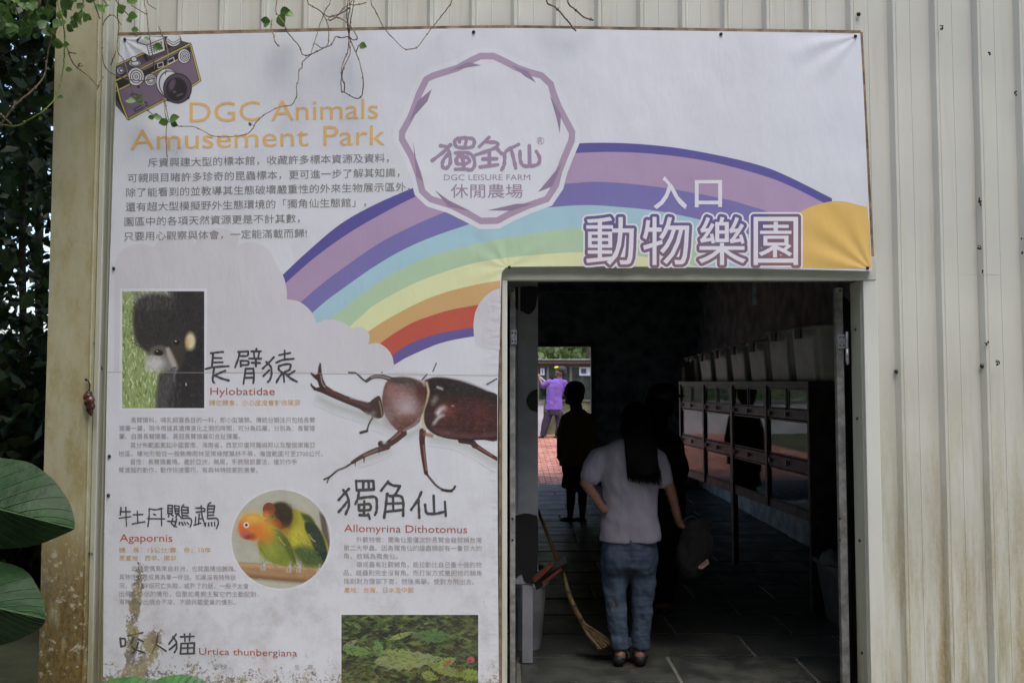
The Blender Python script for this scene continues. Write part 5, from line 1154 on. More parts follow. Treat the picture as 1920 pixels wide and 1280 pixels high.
# --- person in dark clothes and cap behind the woman
J3 = lambda u, v, d=0.0: P(u, v, 1.85 + d)
pp = thing('person', 'person in black clothes and cap standing right behind the woman in white', 'person')
b = MB(); q, _ = head(b, J3(1240, 750), (.86, .5, -.1), (0, 0, 1), .112)
b.caps(J3(1236, 805), J3(1238, 772), .06, .055)
b.loft([(J3(1236, 970), .16, .12), (J3(1236, 920), .15, .11), (J3(1236, 860), .165, .115), (J3(1236, 825), .17, .11), (J3(1236, 806), .08, .07)])
b.caps(J3(1270, 832), J3(1276, 890), .05, .042).caps(J3(1276, 890), J3(1270, 945, .08), .042, .028); hand(b, J3(1270, 945, .08), (-.1, .2, -1), (-.5, .6, 0), .5, 1.0)
b.caps(J3(1204, 832), J3(1200, 890, .02), .05, .042).caps(J3(1200, 890, .02), J3(1205, 945, .06), .042, .028); hand(b, J3(1205, 945, .06), (.1, .2, -1), (.5, .6, 0), .5, 1.0)
for hx, kx, ax_ in ((1222, 1226, 1232), (1250, 1248, 1246)): b.caps(J3(hx, 965), J3(kx, 1050), .085, .06).caps(J3(kx, 1050), J3(ax_, 1132), .056, .036).caps(J3(ax_, 1138), J3(ax_ + 12, 1142, .1), .038, .03)
b.fused('body', .010, M_skin2, pp, 2); eyes(q, pp, .112)
M_blk = cloth('black_cloth', lin(22, 22, 24))
s_ = MB().loft([(J3(1238, 985), .185, .14), (J3(1238, 930), .18, .14), (J3(1238, 870), .19, .14), (J3(1238, 830), .185, .125), (J3(1237, 812), .11, .09)], 24, 2.3).caps(J3(1262, 832), J3(1275, 880), .075, .066).caps(J3(1275, 880), J3(1271, 935, .07), .062, .045).caps(J3(1212, 832), J3(1201, 885), .075, .066).caps(J3(1201, 885), J3(1204, 935, .05), .062, .045)
s_.fused('jacket', .011, M_blk, pp, 3, .014, 8)
s_ = MB().loft([(J3(1238, 1000), .165, .13), (J3(1238, 965), .17, .13)], 24)
for hx, ax_ in ((1222, 1230), (1252, 1247)): s_.tube([J3(hx, 985), J3(hx + 2, 1050), J3(ax_, 1128)], [.095, .08, .065], 16)
s_.fused('trousers', .011, M_blk, pp, 3, .012, 8)
for ax_ in (1231, 1247): MB().caps(J3(ax_, 1145, -.02), J3(ax_ + 14, 1146, .12), .036, .03).fused('shoe', .01, M_black, pp, 1)
MB().ell(J3(1236, 758, -.01), (.112, .118, .115)).caps(J3(1234, 770, -.03), J3(1233, 800, -.05), .085, .07).fused('hair', .011, M_hair, pp, 2, .006, 25)
h = MB().ell(J3(1242, 739), (.122, .128, .085)).fused('cap', .01, M_black, pp, 2)
MB().ell(J3(1264, 742, .08), (.085, .075, .012), 16, 8).build('cap_brim', M_black, pp, True)
# --- man in purple outside, holding a pole up to the left
J4 = lambda u, v, d=0.0: P(u, v, 16.3 + d)
vm = thing('person', 'man in purple T-shirt and yellow-tipped cap raising a pole outside the back door', 'person')
b = MB(); q, _ = head(b, J4(1050, 698), (-.8, .55, .35), (.25, 0, 1), .115)
b.caps(J4(1048, 716), J4(1050, 704), .07, .06)
b.loft([(J4(1037, 770), .17, .12), (J4(1038, 750), .16, .12), (J4(1041, 728), .18, .12), (J4(1043, 716), .18, .1), (J4(1047, 711), .08, .07)])
b.caps(J4(1027, 717), J4(1017, 722, .1), .05, .042).caps(J4(1017, 722, .1), J4(1011, 708, .2), .04, .03); hand(b, J4(1011, 708, .2), (-.2, .1, 1), (.6, .2, .2), 1.2, 1.0)
b.caps(J4(1059, 717), J4(1064, 738), .05, .042).caps(J4(1064, 738), J4(1050, 742, .25), .04, .03); hand(b, J4(1050, 742, .25), (-.7, .6, .2), (0, 0, 1), 1.2, 1.0)
for hx, kx, ax_ in ((1028, 1021, 1018), (1047, 1049, 1044)): b.caps(J4(hx, 770), J4(kx, 795), .09, .06).caps(J4(kx, 795), J4(ax_, 817), .056, .04)
b.fused('body', .012, M_skin, vm, 2); eyes(q, vm, .115)
s_ = MB().loft([(J4(1038, 768), .215, .15), (J4(1039, 745), .20, .145), (J4(1042, 725), .205, .14), (J4(1044, 715), .17, .11), (J4(1047, 710), .09, .08)], 24, 2.3).caps(J4(1030, 717), J4(1020, 722, .06), .09, .082).caps(J4(1057, 717), J4(1063, 730, .02), .085, .078)
s_.fused('t_shirt', .012, cloth('purple_tee', lin(122, 92, 172)), vm, 3, .014, 7)
s_ = MB().loft([(J4(1038, 778), .19, .14), (J4(1038, 766), .185, .14)], 24)
for hx, kx, ax_ in ((1029, 1023, 1018), (1047, 1050, 1046)): s_.tube([J4(hx, 772), J4(kx, 795), J4(ax_, 817)], [.11, .095, .08], 16)
s_.fused('trousers', .012, cloth('charcoal_trousers', lin(62, 56, 70)), vm, 3, .012, 8)
for ax_ in (1017, 1045): MB().caps(J4(ax_, 820), J4(ax_ - 6, 821, .02), .05, .04).fused('shoe', .012, M_black, vm, 1)
MB().ell(J4(1053, 693), (.125, .125, .10)).ell(J4(1056, 698), (.10, .10, .10)).fused('cap', .012, simple('grey_cap', lin(46, 46, 48), .8), vm, 2)
MB().ell(J4(1044, 689, .1), (.07, .08, .035), 14, 8).build('cap_brim', simple('yellow_brim', lin(240, 230, 50), .6), vm, True)
o = MB().tube([J4(1023, 716, .22), J4(985, 682, .35)], .022, 10).tube([J4(985, 682, .35), J4(984, 681, .35)], .03, 10).build('pole', simple('white_pole', lin(225, 225, 225), .4), None, True); tag(o, 'white pole held up by the man in purple', 'pole')

# ---------------------------------------------------------------- yard behind the shed
def yz(y): return .0 + .018 * max(0, y - BACK - .3)      # the yard rises gently
GZ = P(1030, 821, 16.3).z
def yz(y): return max(0.0, (y - 10.0)) / 6.3 * GZ if y < 16.3 else GZ
v = []; f = []
for j, y in enumerate((BACK + .02, 10.0, 16.3, 30, 90)):
    for x in (-40, 40): v.append((x, y, yz(y) - .012))
for j in range(4): f.append((2 * j, 2 * j + 1, 2 * j + 3, 2 * j + 2))
tag(mesh('terrain', v, f, M_soil), kind='structure')
nb = NB('red_brick'); oi = nb.noise(1.2, 5, .7); c = nb.mix(nb.rng(oi, .35, .65), lin(148, 96, 80), lin(186, 130, 110)); c = nb.mix(nb.rng(nb.noise(9, 3, .5), .52, .66, 0, .55), c, lin(108, 64, 54)); c = nb.mix(nb.rng(nb.noise(30, 3, .6), .62, .7, 0, .8), c, lin(170, 150, 110)); nb.bump(nb.noise(40, 3), .3, .01); M_brick = nb.fin(c, .55)
bk = MB(); rb = random.Random(9); y = BACK + .06; r = 0
while y < 17.6:
    x = -4.2 + (.105 if r % 2 else 0)
    while x < 3.0:
        z = yz(y); s_ = rb.uniform(-.003, .003); x0, x1_, y0, y1_ = x + .004, x + .206, y + .004, y + .100
        bk.add([(x0, y0, z - .01), (x1_, y0, z - .01), (x1_, y1_, yz(y1_) - .01), (x0, y1_, yz(y1_) - .01), (x0 + .004, y0 + .004, z + .006 + s_), (x1_ - .004, y0 + .004, z + .006 + s_), (x1_ - .004, y1_ - .004, yz(y1_) + .006 + s_), (x0 + .004, y1_ - .004, yz(y1_) + .006 + s_)], [(4, 5, 6, 7), (0, 1, 5, 4), (1, 2, 6, 5), (3, 0, 4, 7)])
        x += .212
    y += .106; r += 1
tag(bk.build('brick_paving', M_brick), 'red brick paving of the yard beyond the back door', 'paving', kind='stuff')
# low white wall at the left and its grey cap
lw = thing('low_wall', 'low white rendered wall left of the man in purple', 'wall')
MB().box(-8, P(1019, 790, 17.0).x, 17.0, 17.25, 0, P(1010, 757, 17.0).z).build('wall_face', simple('white_render', lin(205, 205, 204), .8, .1, 3), lw)
MB().box(-8, P(1019, 790, 17.0).x + .03, 16.97, 17.28, P(1010, 757, 17.0).z + .001, P(1010, 757, 17.0).z + .05).build('coping', simple('grey_coping', lin(120, 122, 120), .8), lw)
# notice cabinets behind
nbx = thing('notice_cabinet', 'long grey notice cabinet with glass doors and pinned papers across the yard', 'cabinet')
YN = 17.6; M_cab = simple('cabinet_grey', lin(112, 112, 98), .6, .15, 4); M_pane = simple('cabinet_pane', lin(58, 66, 58), .2, .5, 2.5, 0)
zt = P(1050, 682, YN).z; zb = P(1050, 752, YN).z
MB().box(-4, 4.2, YN + .06, YN + .40, zb, zt).build('case', M_cab, nbx)
MB().box(-4.1, 4.3, YN - .12, YN + .42, zt + .002, zt + .10).build('roof_board', simple('brown_board', lin(74, 60, 52), .7), nbx)
MB().box(-4.1, 4.3, YN - .14, YN + .44, zt + .102, zt + .125).build('roof_sheet', simple('pale_edge', lin(160, 160, 150), .6), nbx)
for k, (u0, u1) in enumerate(((1011, 1024), (1030, 1068), (1073, 1112), (1118, 1150), (960, 1004), (905, 952))):
    a = P(u0, 689, YN + .05); b_ = P(u1, 748, YN + .05)
    o = MB().box(a.x, b_.x, YN + .045, YN + .055, b_.z, a.z).build('door_pane', M_pane, nbx)
for u in (1027, 1070, 1115, 1007, 956):
    a = P(u, 700, YN + .05).x; MB().box(a - .03, a + .03, YN + .03, YN + .058, zb, zt).build('door_stile', M_cab, nbx)
M_paper = simple('paper', lin(206, 208, 216), .8, .04); M_ink2 = simple('paper_print', lin(90, 96, 104), .8, .3, 9)
for (u0, v0, u1, v1) in ((1013, 690, 1021, 703), (1086, 688, 1108, 704)):
    a = P(u0, v0, YN + .03); b_ = P(u1, v1, YN + .03); pz = MB().box(a.x, b_.x, YN + .036, YN + .040, b_.z, a.z).build('notice_paper', M_paper, nbx)
    MB().box(a.x + .05, (a.x * .4 + b_.x * .6), YN + .032, YN + .0355, b_.z + .05, a.z - .04).build('printed_picture', M_ink2, pz)
MB().box(-4, 4.2, YN + .1, YN + .36, GZ - .02, zb - .002).build('plinth', simple('mossy_plinth', lin(98, 100, 72), .9, .35, 3), nbx)

# ---------------------------------------------------------------- foliage
def leaf_mat(name, a, b, rough=.5, trans=.25):
    nb = NB(name); f = nb.noise(1.7, 3); g_ = nb.noise(23, 2)
    c = nb.mix(nb.rng(nb.math('ADD', nb.math('MULTIPLY', f, .5), nb.math('MULTIPLY', g_, .5)), .38, .62), a, b)
    nb.put(nb.b.inputs['Base Color'], c); nb.b.inputs['Roughness'].default_value = rough
    tr = nb.n('ShaderNodeBsdfTranslucent'); nb.L(c, tr.inputs[0]); mx = nb.n('ShaderNodeMixShader'); mx.inputs[0].default_value = trans
    nb.L(nb.b.outputs[0], mx.inputs[1]); nb.L(tr.outputs[0], mx.inputs[2]); nb.L(mx.outputs[0], nb.t.nodes['Material Output'].inputs[0]); return nb.m
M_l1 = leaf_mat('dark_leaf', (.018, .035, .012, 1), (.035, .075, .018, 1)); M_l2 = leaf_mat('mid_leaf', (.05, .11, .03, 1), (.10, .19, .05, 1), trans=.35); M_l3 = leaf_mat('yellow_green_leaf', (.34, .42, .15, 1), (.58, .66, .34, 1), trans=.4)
M_bark = simple('bark', lin(86, 74, 58), .9, .35, 9, .6, dist=.02)
def leaves(name, n, vol, size, mat, parent, seed, clump=26, spread=.35):
    """many small folded leaves gathered in clumps inside the boxes of vol"""
    r_ = np.random.default_rng(seed); nc = max(1, n // clump); cs = []
    for _ in range(nc):
        x0, x1_, y0, y1_, z0, z1_ = vol[r_.integers(len(vol))]; cs.append((r_.uniform(x0, x1_), r_.uniform(y0, y1_), r_.uniform(z0, z1_)))
    cs = np.repeat(np.array(cs), clump, 0); m = len(cs); p = cs + r_.normal(0, spread, (m, 3)) * np.array([1, 1, .7])
    d = r_.normal(0, 1, (m, 3)); d[:, 2] -= .6; d /= np.linalg.norm(d, axis=1)[:, None]; e = np.cross(d, r_.normal(0, 1, (m, 3))); e /= np.linalg.norm(e, axis=1)[:, None]
    nrm = np.cross(d, e); L_ = (size * r_.uniform(.6, 1.4, m))[:, None]
    v = np.stack([p, p + d * L_ * .45 + e * L_ * .30 + nrm * L_ * .08, p + d * L_, p + d * L_ * .45 - e * L_ * .30 + nrm * L_ * .08], 1).reshape(-1, 3)
    i = np.arange(m) * 4; q = np.concatenate([np.stack([i, i + 1, i + 2], 1), np.stack([i, i + 2, i + 3], 1)], 0)
    me = bpy.data.meshes.new(name); me.vertices.add(len(v)); me.vertices.foreach_set('co', v.ravel()); me.loops.add(q.size); me.loops.foreach_set('vertex_index', q.ravel().astype(np.int32))
    me.polygons.add(len(q)); me.polygons.foreach_set('loop_start', (np.arange(len(q)) * 3).astype(np.int32)); me.update(calc_edges=True); me.materials.append(mat)
    o = bpy.data.objects.new(name, me); C.objects.link(o); o.parent = parent; return o
def tree(label, x, y, h, vol, n, size, mat, seed, r=.14, spread=.4, z0=0.0, limbs=5, lean=0):
    t = thing('tree', label, 'tree', (0, 0, 0)); rr = random.Random(seed)
    tp = Vector((x + lean, y, h)); tr_ = MB().tube(cat([(x, y, z0 - .05), (x + lean * .2 + .05, y, z0 + (h - z0) * .3), (x + lean * .6 - .04, y + .05, z0 + (h - z0) * .65), tp], 4), [r * (1 - .06 * k) for k in range(13)], 10)
    for k in range(limbs):
        a = Vector((x + lean * .5, y, z0 + (h - z0) * rr.uniform(.45, .9))); bx = vol[rr.randrange(len(vol))]
        e_ = Vector((rr.uniform(bx[0], bx[1]), rr.uniform(bx[2], bx[3]), rr.uniform(max(bx[4], a.z), bx[5]))); tr_.tube(cat([a, a.lerp(e_, .5) + Vector((0, 0, .2)), e_], 4), r * .35, 6, r * .1)
    tr_.build('trunk', M_bark, t, True); leaves('crown', n, vol, size, mat, t, seed, spread=spread); return t
# beside the shed, to the left: close dark growth under an overhanging crown
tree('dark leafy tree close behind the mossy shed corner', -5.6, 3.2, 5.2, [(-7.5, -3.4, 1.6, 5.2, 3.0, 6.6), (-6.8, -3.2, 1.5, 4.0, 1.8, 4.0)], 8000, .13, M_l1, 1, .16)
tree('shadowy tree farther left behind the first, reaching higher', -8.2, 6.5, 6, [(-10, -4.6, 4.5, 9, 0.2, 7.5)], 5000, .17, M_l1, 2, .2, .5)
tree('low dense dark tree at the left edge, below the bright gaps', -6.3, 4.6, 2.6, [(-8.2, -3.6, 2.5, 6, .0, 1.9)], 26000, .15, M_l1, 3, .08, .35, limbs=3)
tree('tall spreading tree added to shade the growth by the shed corner', -4.6, -1.2, 6.3, [(-7.5, -2.6, -3.2, 3.4, 4.6, 6.8)], 24000, .13, M_l1, 4, .13, .4)  # crown added overhead to keep the left growth in shade
# thin trunks glimpsed against the light
for k, (u, Y_, lb) in enumerate(((78, 5.5, 'thin pale trunk seen against the bright gap at the left'), (46, 3.0, 'slender dark trunk at the far left, nearer than the pale one'))):
    p = P(u, 400, Y_); t = thing('tree', lb, 'tree'); MB().tube(cat([(p.x, Y_, 0), (p.x + .03, Y_, 1.7), (p.x - .02, Y_, 3.4), (p.x + .05, Y_, 5.6)], 5), .045 if k == 0 else .03, 8).build('trunk', M_bark, t, True)
    leaves('crown', 1300, [(p.x - .6, p.x + .6, Y_ - .5, Y_ + .5, 3.8, 5.6)], .12, M_l1, t, 40 + k)
# bright trees past the yard
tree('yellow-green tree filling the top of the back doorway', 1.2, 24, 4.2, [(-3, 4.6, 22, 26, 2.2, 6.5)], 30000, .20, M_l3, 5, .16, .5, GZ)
tree('grey-trunked tree at the right of the back doorway view', P(1105, 660, 20.5).x, 20.5, 5.4, [(1.2, 4.2, 19.5, 22, 4.2, 7)], 5000, .18, M_l2, 6, .16, .5, GZ)
tree('broad green tree left of the yard behind the cabinet', -4.5, 26, 6, [(-9, -2, 23, 28, 1.5, 8)], 20000, .22, M_l2, 8, .2, .6, GZ)
tree('dark tree line closing the yard behind the yellow-green one', 3, 31, 7, [(-14, 16, 29, 33, .5, 10)], 30000, .32, M_l3, 9, .2, .8, GZ)
# tree at the right of the shed, and trees added behind the visitors
tree('tall tree standing beyond the right end of the shed', 7.5, 4, 6, [(5.5, 10, 1, 7, 2.5, 7.5)], 6000, .3, M_l2, 10, .2, .5)

for k, (x, y, lb) in enumerate(((-7, -10.5, 'added dense tree out of view behind the visitors, far left'), (-2.4, -11.5, 'added dense tree out of view behind the visitors, left of centre'), (2.6, -11, 'added dense tree out of view behind the visitors, right of centre'), (7.4, -10, 'added dense tree out of view behind the visitors, far right'), (-10.5, -4.5, 'added dense tree out of view, darkening the left side of the forecourt'))):  # unseen trees added to hold back low skylight from doorway and left side
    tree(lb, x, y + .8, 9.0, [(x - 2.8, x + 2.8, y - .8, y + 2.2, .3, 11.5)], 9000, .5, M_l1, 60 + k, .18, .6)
# large elephant-ear leaves in the lower left
def big_leaf_mat():
    nb = NB('glossy_big_leaf'); f = nb.noise(9, 4); c = nb.mix(nb.rng(f, .3, .7), (.009, .030, .010, 1), (.020, .060, .018, 1))
    nb.bump(nb.math('ADD', nb.noise(18, 4), nb.math('MULTIPLY', nb.noise(5, 2), 1.5)), .5, .012); return nb.fin(c, .45, spec=.16)
M_big = big_leaf_mat(); M_vein = simple('leaf_vein', (.05, .11, .035), .5, .1); M_stem = simple('green_stem', (.07, .13, .04), .5)
def bigleaf(name, upper, lower, base, tip, Y, par, droop=.10, wave=.0015):
    """leaf blade between its upper and lower edge curves, folded along the midrib; side veins raised"""
    n = 40; mrow = 12; U = cat(upper, 10); Lo = cat(lower, 10)
    def samp(c, t): x = t * (len(c) - 1); i = min(int(x), len(c) - 2); return c[i].lerp(c[i + 1], x - i)
    mid = lambda t: Vector(base).lerp(Vector(tip), t); v = []; f = []
    for i in range(n + 1):
        t = i / n; m_ = mid(t); a = samp(U, t); b_ = samp(Lo, t)
        for j in range(-mrow, mrow + 1):
            e_ = abs(j) / mrow; p = m_.lerp(a if j < 0 else b_, e_)
            dist = e_ * (m_ - (a if j < 0 else b_)).length / 360
            ph = (t - e_ * .16) * 11; rib = .0016 * max(0, math.cos(ph * 6.283)) ** 6 + wave * .5 * math.sin(ph * 6.283) * e_
            v.append(P(p.x, p.y, Y + (dist * .35 if j > 0 else dist * .55) - rib + droop * (t - .5) ** 2))
    w_ = 2 * mrow + 1
    for i in range(n):
        for j in range(w_ - 1): a = i * w_ + j; f.append((a, a + 1, a + w_ + 1, a + w_))
    o = mesh(name, v, f, M_big, par, True)
    mb = MB(); mb.tube([P(mid(t).x, mid(t).y, Y - .004 + droop * (t - .5) ** 2) for t in [k / 12 for k in range(13)]], .006, 6, .0015)
    for k in range(1, 11):
        for U_, fac in ((U, .55), (Lo, .35)):
            pts = []
            for e_ in (0, .25, .5, .75, .97):
                t = min(1, k / 11 + e_ * .16); a = samp(U_, t); m_ = mid(t); p = m_.lerp(a, e_); dist = e_ * (m_ - a).length / 360; ph = (t - e_ * .16) * 11
                pts.append(P(p.x, p.y, Y + dist * fac - .0035 - wave * .5 * math.sin(ph * 6.283) * e_ + droop * (t - .5) ** 2))
            mb.tube(pts, .0022, 4, .0008)
    mb.build('vein', M_vein, o, True); return o
pl = thing('elephant_ear_plant', 'plant with two big glossy dark green leaves at the lower left edge', 'plant')
q6 = lambda pts: [(x / 2.56, y / 2.56 + 780) for x, y in pts]
bigleaf('leaf', q6([(-430, 330), (-300, 240), (-120, 195), (30, 203), (140, 222), (205, 262), (262, 310), (318, 385), (350, 460), (359, 515), (358, 540)]),
        q6([(-430, 350), (-300, 520), (-160, 600), (-20, 635), (80, 632), (160, 622), (220, 603), (280, 578), (330, 556), (352, 545), (358, 541)]), q6([(-430, 335)])[0], q6([(358, 540)])[0], -.55, pl)
bigleaf('leaf', q6([(-430, 820), (-300, 730), (-120, 690), (20, 702), (90, 722), (140, 755), (180, 818), (205, 870), (216, 920), (219, 960), (218, 972)]),
        q6([(-430, 840), (-300, 1000), (-160, 1080), (-60, 1108), (20, 1094), (80, 1075), (130, 1052), (170, 1030), (200, 1010), (214, 990), (218, 974)]), q6([(-430, 825)])[0], q6([(218, 972)])[0], -.62, pl)
a1 = P(-168, 911, -.55); a2 = P(-168, 1102, -.62); gb = Vector((a1.x - .1, -.3, 0))
MB().tube(cat([a1, a1 + Vector((-.12, .02, -.15)), gb + Vector((0, 0, .5)), gb], 6), .010, 8, .018).tube(cat([a2, a2 + Vector((-.1, .04, -.1)), gb + Vector((.03, 0, .3)), gb + Vector((.05, 0, 0))], 6), .009, 8, .016).build('stem', M_stem, pl, True)
p2 = thing('low_plant', 'low plant with two green leaf tips below the banner\'s foot', 'plant')
bigleaf('leaf', [(190, 1300), (196, 1279), (215, 1271), (245, 1268), (275, 1270), (295, 1278), (302, 1300)], [(190, 1320), (200, 1335), (220, 1345), (245, 1350), (270, 1345), (290, 1330), (302, 1304)], (190, 1305), (302, 1301), -.35, p2, .02)
bigleaf('leaf', [(283, 1300), (290, 1277), (312, 1267), (340, 1264), (368, 1268), (385, 1278), (392, 1300)], [(283, 1320), (295, 1335), (315, 1345), (340, 1350), (365, 1345), (385, 1330), (392, 1304)], (283, 1305), (392, 1301), -.33, p2, .02)
for k, pp_ in enumerate((P(246, 1302, -.34), P(338, 1302, -.32))): MB().tube(cat([pp_ + Vector((0, .03, 0)), pp_ + Vector((.02, .03, -.1)), (pp_.x + .05, -.28, 0)], 5), .006, 6).build('stem', M_stem, p2, True)
for lf in p2.children:
    if lf.name.startswith('leaf'): lf.data.materials[0] = simple('bright_big_leaf', (.05, .16, .04), .35, .25, 12) if 'bright_big_leaf' not in bpy.data.materials else bpy.data.materials['bright_big_leaf']

# ---------------------------------------------------------------- hanging vines
M_vb = simple('brown_vine', lin(122, 104, 84), .8, .3, 60); M_vg = simple('green_vine', lin(120, 132, 66), .6, .2, 60); M_vl = leaf_mat('vine_leaf', (.07, .15, .03, 1), (.16, .30, .07, 1), trans=.4)
def vleaf(par, p, ang_, L_, mat=M_vl, pitch=0.0, roll=0.4):
    """one pointed lobed leaf folded along its middle"""
    d = Vector((math.cos(ang_), pitch, -math.sin(ang_))).normalized(); e_ = Vector((-d.z, roll, d.x)).normalized(); n_ = d.cross(e_)
    rows = ((0, .0), (.12, .20), (.3, .36), (.5, .40), (.7, .30), (.86, .15), (1, 0)); v = []; f = []
    for t, w_ in rows: v += [p + d * L_ * t - e_ * w_ * L_ + n_ * w_ * L_ * .3, p + d * L_ * t, p + d * L_ * t + e_ * w_ * L_ + n_ * w_ * L_ * .3]
    for i in range(len(rows) - 1):
        a = 3 * i; f += [(a, a + 1, a + 4, a + 3), (a + 1, a + 2, a + 5, a + 4)]
    return mesh('leaf', v, f, mat, par, True)
def vine(label, curves, Y, sc, ox, oy, r=.0028, mat=M_vb, lv=(), nodes=True, group='vines hanging in front of the shed wall'):
    t = thing('vine', label, 'vine', group=group); rv = random.Random(len(label)); mb = MB()
    for cu_ in curves:
        pts = [(x / sc + ox, y / sc + oy) for x, y in cu_]
        if pts[0][1] < 3: pts = [(pts[0][0], pts[0][1] - 60)] + pts
        if pts[-1][1] < 3 and len(pts) > 4: pts = pts + [(pts[-1][0] + 4, pts[-1][1] - 60)]
        c3 = cat([P(u, v_, Y + .03 * math.sin(i * 1.1 + len(label))) for i, (u, v_) in enumerate(pts)], 7)
        c3 = [p + Vector((rv.uniform(-1, 1), rv.uniform(-1, 1), rv.uniform(-1, 1))) * .0012 for p in c3]
        mb.tube(c3, r, 6)
        if nodes:
            for p in c3[4::11]: mb.ell(p, (r * 1.7, r * 1.7, r * 2.0), 6, 5).tube([p, p + Vector((rv.uniform(-.012, .012), rv.uniform(-.01, .0), rv.uniform(-.004, .012)))], r * .6, 4, r * .2)
    mb.build('stem', mat, t, True)
    for (x, y, a, L_) in lv: vleaf(t, P(x / sc + ox, y / sc + oy, Y), a, L_ / sc / 360 * 1.05, pitch=rv.uniform(-.4, .3), roll=rv.uniform(-.5, .6))
    return t
vine('leafy vine dropping past the banner top above the word Animals, looping right', [[(155, 0), (150, 90), (205, 170), (235, 240), (325, 350), (345, 405), (380, 418), (430, 400), (500, 365), (565, 335), (598, 278), (640, 285), (695, 275)], [(120, 150), (112, 210), (135, 270), (140, 310), (175, 350)]], -.16, 4, 480, 0,
     lv=((195, 95, .3, 90), (185, 100, 1.35, 110), (180, 95, -.1, 80), (110, 165, 3.3, 70), (100, 170, 2.2, 60)))
vine('long thin vine wandering down across the gold title to the camera drawing', [[(555, 10), (530, 60), (500, 130), (470, 215), (440, 310), (415, 390), (400, 420), (350, 465), (345, 510), (322, 530), (318, 600), (303, 650), (305, 720), (270, 785), (215, 797), (165, 808), (105, 838), (50, 870), (0, 920), (-30, 970), (-80, 1010), (-220, 1028), (-320, 1020), (-420, 970), (-480, 950), (-590, 945), (-655, 915), (-670, 960), (-675, 1060), (-665, 1180)], [(-660, 910), (-680, 860), (-690, 740)]], -.13, 4, 480, 0, .0022,
     lv=((-655, 910, 2.9, 70), (-650, 905, -.2, 90), (-640, 920, .4, 60), (-760, 880, 3.0, 45), (-760, 880, .2, 55), (-35, 945, -2.2, 30)))
vine('twisted vine crossing the bundle near the banner top', [[(385, 0), (420, 45), (470, 75), (530, 120), (600, 130), (650, 150), (710, 200), (760, 280), (745, 300), (710, 290), (690, 230), (680, 120), (690, 0)], [(720, 0), (660, 60), (600, 130), (550, 155), (555, 130), (640, 100), (700, 60)], [(830, 20), (740, 40), (700, 30)]], -.17, 4, 480, 0)
vine('vine hanging in a long narrow loop over the letters Animals', [[(700, 0), (705, 60), (690, 140), (695, 250), (690, 380), (650, 480), (640, 560), (640, 680), (660, 690), (700, 715), (760, 740), (795, 710), (803, 600), (785, 500), (760, 420), (720, 330), (700, 270), (712, 150), (735, 0)], [(695, 300), (705, 400), (660, 500), (645, 580), (665, 640), (660, 690)], [(750, 395), (770, 340)]], -.15, 4, 480, 0, lv=((775, 335, .45, 65),))
vine('smooth vine sagging in a deep curve left of the emblem', [[(860, 0), (900, 90), (960, 210), (1030, 290), (1110, 365), (1160, 368), (1210, 355), (1260, 290), (1320, 210), (1385, 130), (1430, 70), (1470, 0)]], -.14, 4, 480, 0, .0024)
vine('short vine hook looping below the leafy one', [[(500, 100), (540, 190), (545, 300), (530, 345), (490, 360), (440, 325)]], -.15, 4, 480, 0, .0022)
vine('pair of dry twig ends above the emblem at the top edge', [[(128, 0), (165, 30), (205, 75), (240, 118)], [(208, 0), (235, 35), (270, 65), (306, 76)]], -.14, 2, 960, 0, .0042)
vine('brown vine slanting down at the far left before the dark trees', [[(440, 190), (380, 300), (350, 450), (330, 570), (230, 690), (120, 780), (40, 890), (-60, 1000)], [(-40, 820), (40, 890), (90, 940)]], -.30, 4, 0, 0, .0042, lv=((385, 290, -2.8, 60),))
vine('yellow-green vine bowing round to the left edge', [[(430, 0), (470, 150), (485, 280), (480, 450), (460, 600), (410, 740), (330, 830), (230, 890), (120, 945), (0, 930), (-80, 900)]], -.32, 4, 0, 0, .0032, M_vg, ((480, 345, 3.5, 85), (470, 340, .1, 60), (490, 525, -.1, 45), (430, 730, .1, 45), (290, 880, .4, 35)))
vine('vine hanging down the mossy corner with curled dry tips', [[(500, 350), (530, 440), (570, 500), (650, 560), (700, 610), (740, 655)], [(730, 670), (750, 620), (775, 575)], [(600, 475), (590, 500), (620, 490)], [(520, 395), (570, 403)]], -.14, 4, 0, 0, .003)
vine('vine in a tall loop between the mossy corner and the camera drawing', [[(910, 190), (870, 130), (830, 115), (790, 150), (770, 200), (765, 330), (770, 430), (800, 520), (880, 570), (980, 600), (1080, 605), (1160, 590)], [(890, 0), (880, 100), (890, 200), (885, 280), (880, 380), (930, 460), (970, 600), (1000, 720), (1030, 760), (1110, 830), (1160, 870)], [(870, 380), (850, 440), (830, 490)]], -.15, 4, 0, 0, .0026,
     lv=((1020, 760, 3.0, 70), (1020, 755, -.5, 70), (1030, 765, .3, 60), (1150, 870, -.2, 40)))
vine('straight vine hanging over the camera drawing', [[(1080, 0), (1100, 90), (1110, 200), (1130, 330), (1150, 450), (1160, 540)], [(1100, 0), (1170, 70)], [(985, 40), (1100, 110)], [(1190, 200), (1240, 320), (1260, 420), (1240, 560)], [(1235, 740), (1250, 830), (1265, 900)]], -.16, 4, 0, 0, .0026,
     lv=((1150, 340, .3, 70), (1040, 230, 3.3, 55), (960, 120, .2, 80), (960, 130, 1.0, 60), (880, 90, -.4, 80), (950, 20, -.5, 90), (1080, 280, .6, 40)))
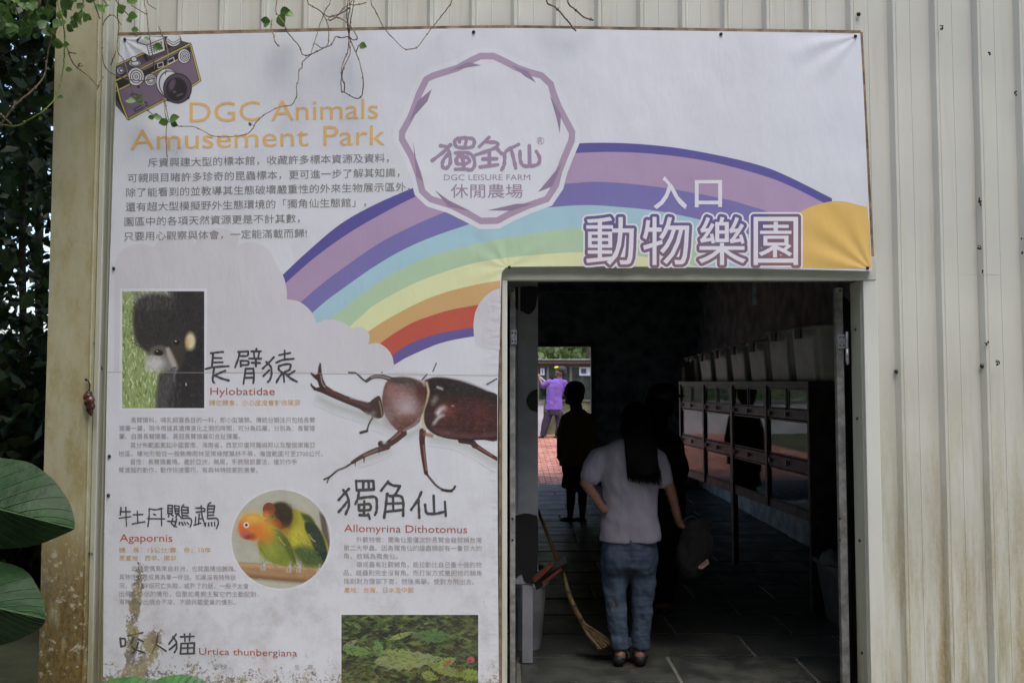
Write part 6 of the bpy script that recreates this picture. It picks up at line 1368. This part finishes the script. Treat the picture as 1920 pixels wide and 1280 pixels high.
# leafy branch at the top left, many leaves
bt = thing('leafy_branch', 'leafy green branch hanging into the top left corner', 'branch'); rv = random.Random(21); mb = MB()
for k in range(16):
    a = (rv.uniform(-30, 210), -60); b_ = (a[0] + rv.uniform(-40, 60), rv.uniform(10, 55)); mb.tube(cat([P(*a, -.3), P((a[0] + b_[0]) / 2 + rv.uniform(-10, 10), b_[1] / 2 - 20, -.33), P(*b_, -.28)], 5), .003, 5)
mb.build('twig', M_vb, bt, True); nlf = 0
while nlf < 150:
    u = rv.gauss(75, 75); v_ = rv.uniform(-40, 62)
    if not -60 < u < 215 or (u > 125 and v_ > 45 - (u - 125) * .3): continue
    p = P(u, v_, rv.uniform(-.45, -.2)); vleaf(bt, p, rv.uniform(.2, 2.9), rv.uniform(.035, .075), M_vl if rv.random() < .55 else M_l2, rv.uniform(-.6, .6), rv.uniform(-.8, .8)); nlf += 1

# ---------------------------------------------------------------- snail and dried clumps on the wall
sn = thing('snail', 'dark brown snail clinging to the shed corner trim', 'snail', P(170, 748, -.088)); SN0 = len(sn.children)
nb = NB('snail_shell'); x, y, z = nb.sep(); c = nb.mix(nb.rng(nb.noise(60, 3, .5, (1, 1, .4)), .4, .6), lin(40, 22, 17), lin(88, 50, 34)); M_shell = nb.fin(c, .25)
cz = Vector((0, -.006, -.006)); sh = MB(); sc_ = 1 / 340
for k in range(40):
    t = k / 39; rr = .0155 * math.sin(math.pi * (.10 + .62 * t)) ** .9; a = t * 16
    sh.ell(cz + Vector((.0018 * math.cos(a) + .006 * (t - .5) * -1.0 + .003, -.004 + .0015 * math.sin(a), -.036 + .052 * t)), (rr * .92, rr * .8, .008), 14, 8)
sh.ell(cz + Vector((-.006, -.004, .012)), (.011, .010, .013), 12, 8)
sh.fused('shell', .0022, M_shell, sn, 2)
MB().caps(cz + Vector((-.006, .006, .022)), cz + Vector((-.012, .008, -.002)), .010, .009).fused('foot', .003, simple('snail_foot', lin(40, 34, 30), .4), sn, 1)
MB().tube(cat([cz + Vector((-.002, .0, .03)), cz + Vector((.001, -.002, .045)), cz + Vector((-.004, -.002, .058)), cz + Vector((-.010, -.001, .062))], 5), .0018, 6).ell(cz + Vector((-.011, -.001, .062)), .004, 8, 6).build('stalk', M_clump, sn, True)
sn.scale = (1.75, 1.75, 1.75)
where = [((1764, 53), 'hooked like a comma, high on the wall right of the banner top'), ((1853, 101), 'round, high on the wall near the top right'), ((1905, 176), 'slim, at the right edge of the photo, upper part'),
         ((1835, 378), 'largest of them, on a rib right of the golden banner corner'), ((1835, 464), 'curled thread, below the largest clump'), ((1917, 445), 'cut by the right edge, above another'), ((1916, 474), 'lowest one at the right edge'),
         ((1842, 512), 'level with the banner\'s lower corner on the same rib'), ((1849, 644), 'round, on the rib above a small screw'), ((1870, 679), 'thin sliver right of the small screw'),
         ((193, 283), 'round, on the corner trim beside the gold title'), ((194, 387), 'forked, on the trim beside the grey paragraph'), ((172, 570), 'curled, on the trim beside the gibbon photo top'), ((174, 642), 'upper of two dots above the snail'), ((172, 665), 'lower of two dots above the snail'), ((190, 689), 'small forked one just above right of the snail'),
         ((170, 1040), 'round, on the trim beside the lovebird text'), ((205, 1000), 'small, beside the lovebird heading')]
for k, ((u, v_), tx) in enumerate(where):
    rk = random.Random(k + 50); Y_ = -.028 if u > 1600 else (-.062 if u < 186 else -.034); p = P(u, v_, Y_); mb = MB()
    if u == 205: p = P(199, v_, -.034)
    if k in (0, 4, 11, 12, 15, 9): mb.tube(cat([p + Vector((-.008, -.004, .010)), p + Vector((.004, -.008, .006)), p + Vector((.007, -.006, -.006)), p + Vector((.002, -.004, -.014))], 4), .0022, 5)
    for j in range(2 + rk.randrange(4) if k != 3 else 8): mb.ell(p + Vector((rk.uniform(-.009, .009), -.004, rk.uniform(-.012, .012) * (1.7 if k == 3 else 1))), (rk.uniform(.0025, .006), .005, rk.uniform(.003, .007)), 8, 6)
    tag(mb.build('dried_clump', M_clump, None, True), 'dark dried clump, ' + tx, 'clump', 'dark dried clumps stuck to the shed wall')
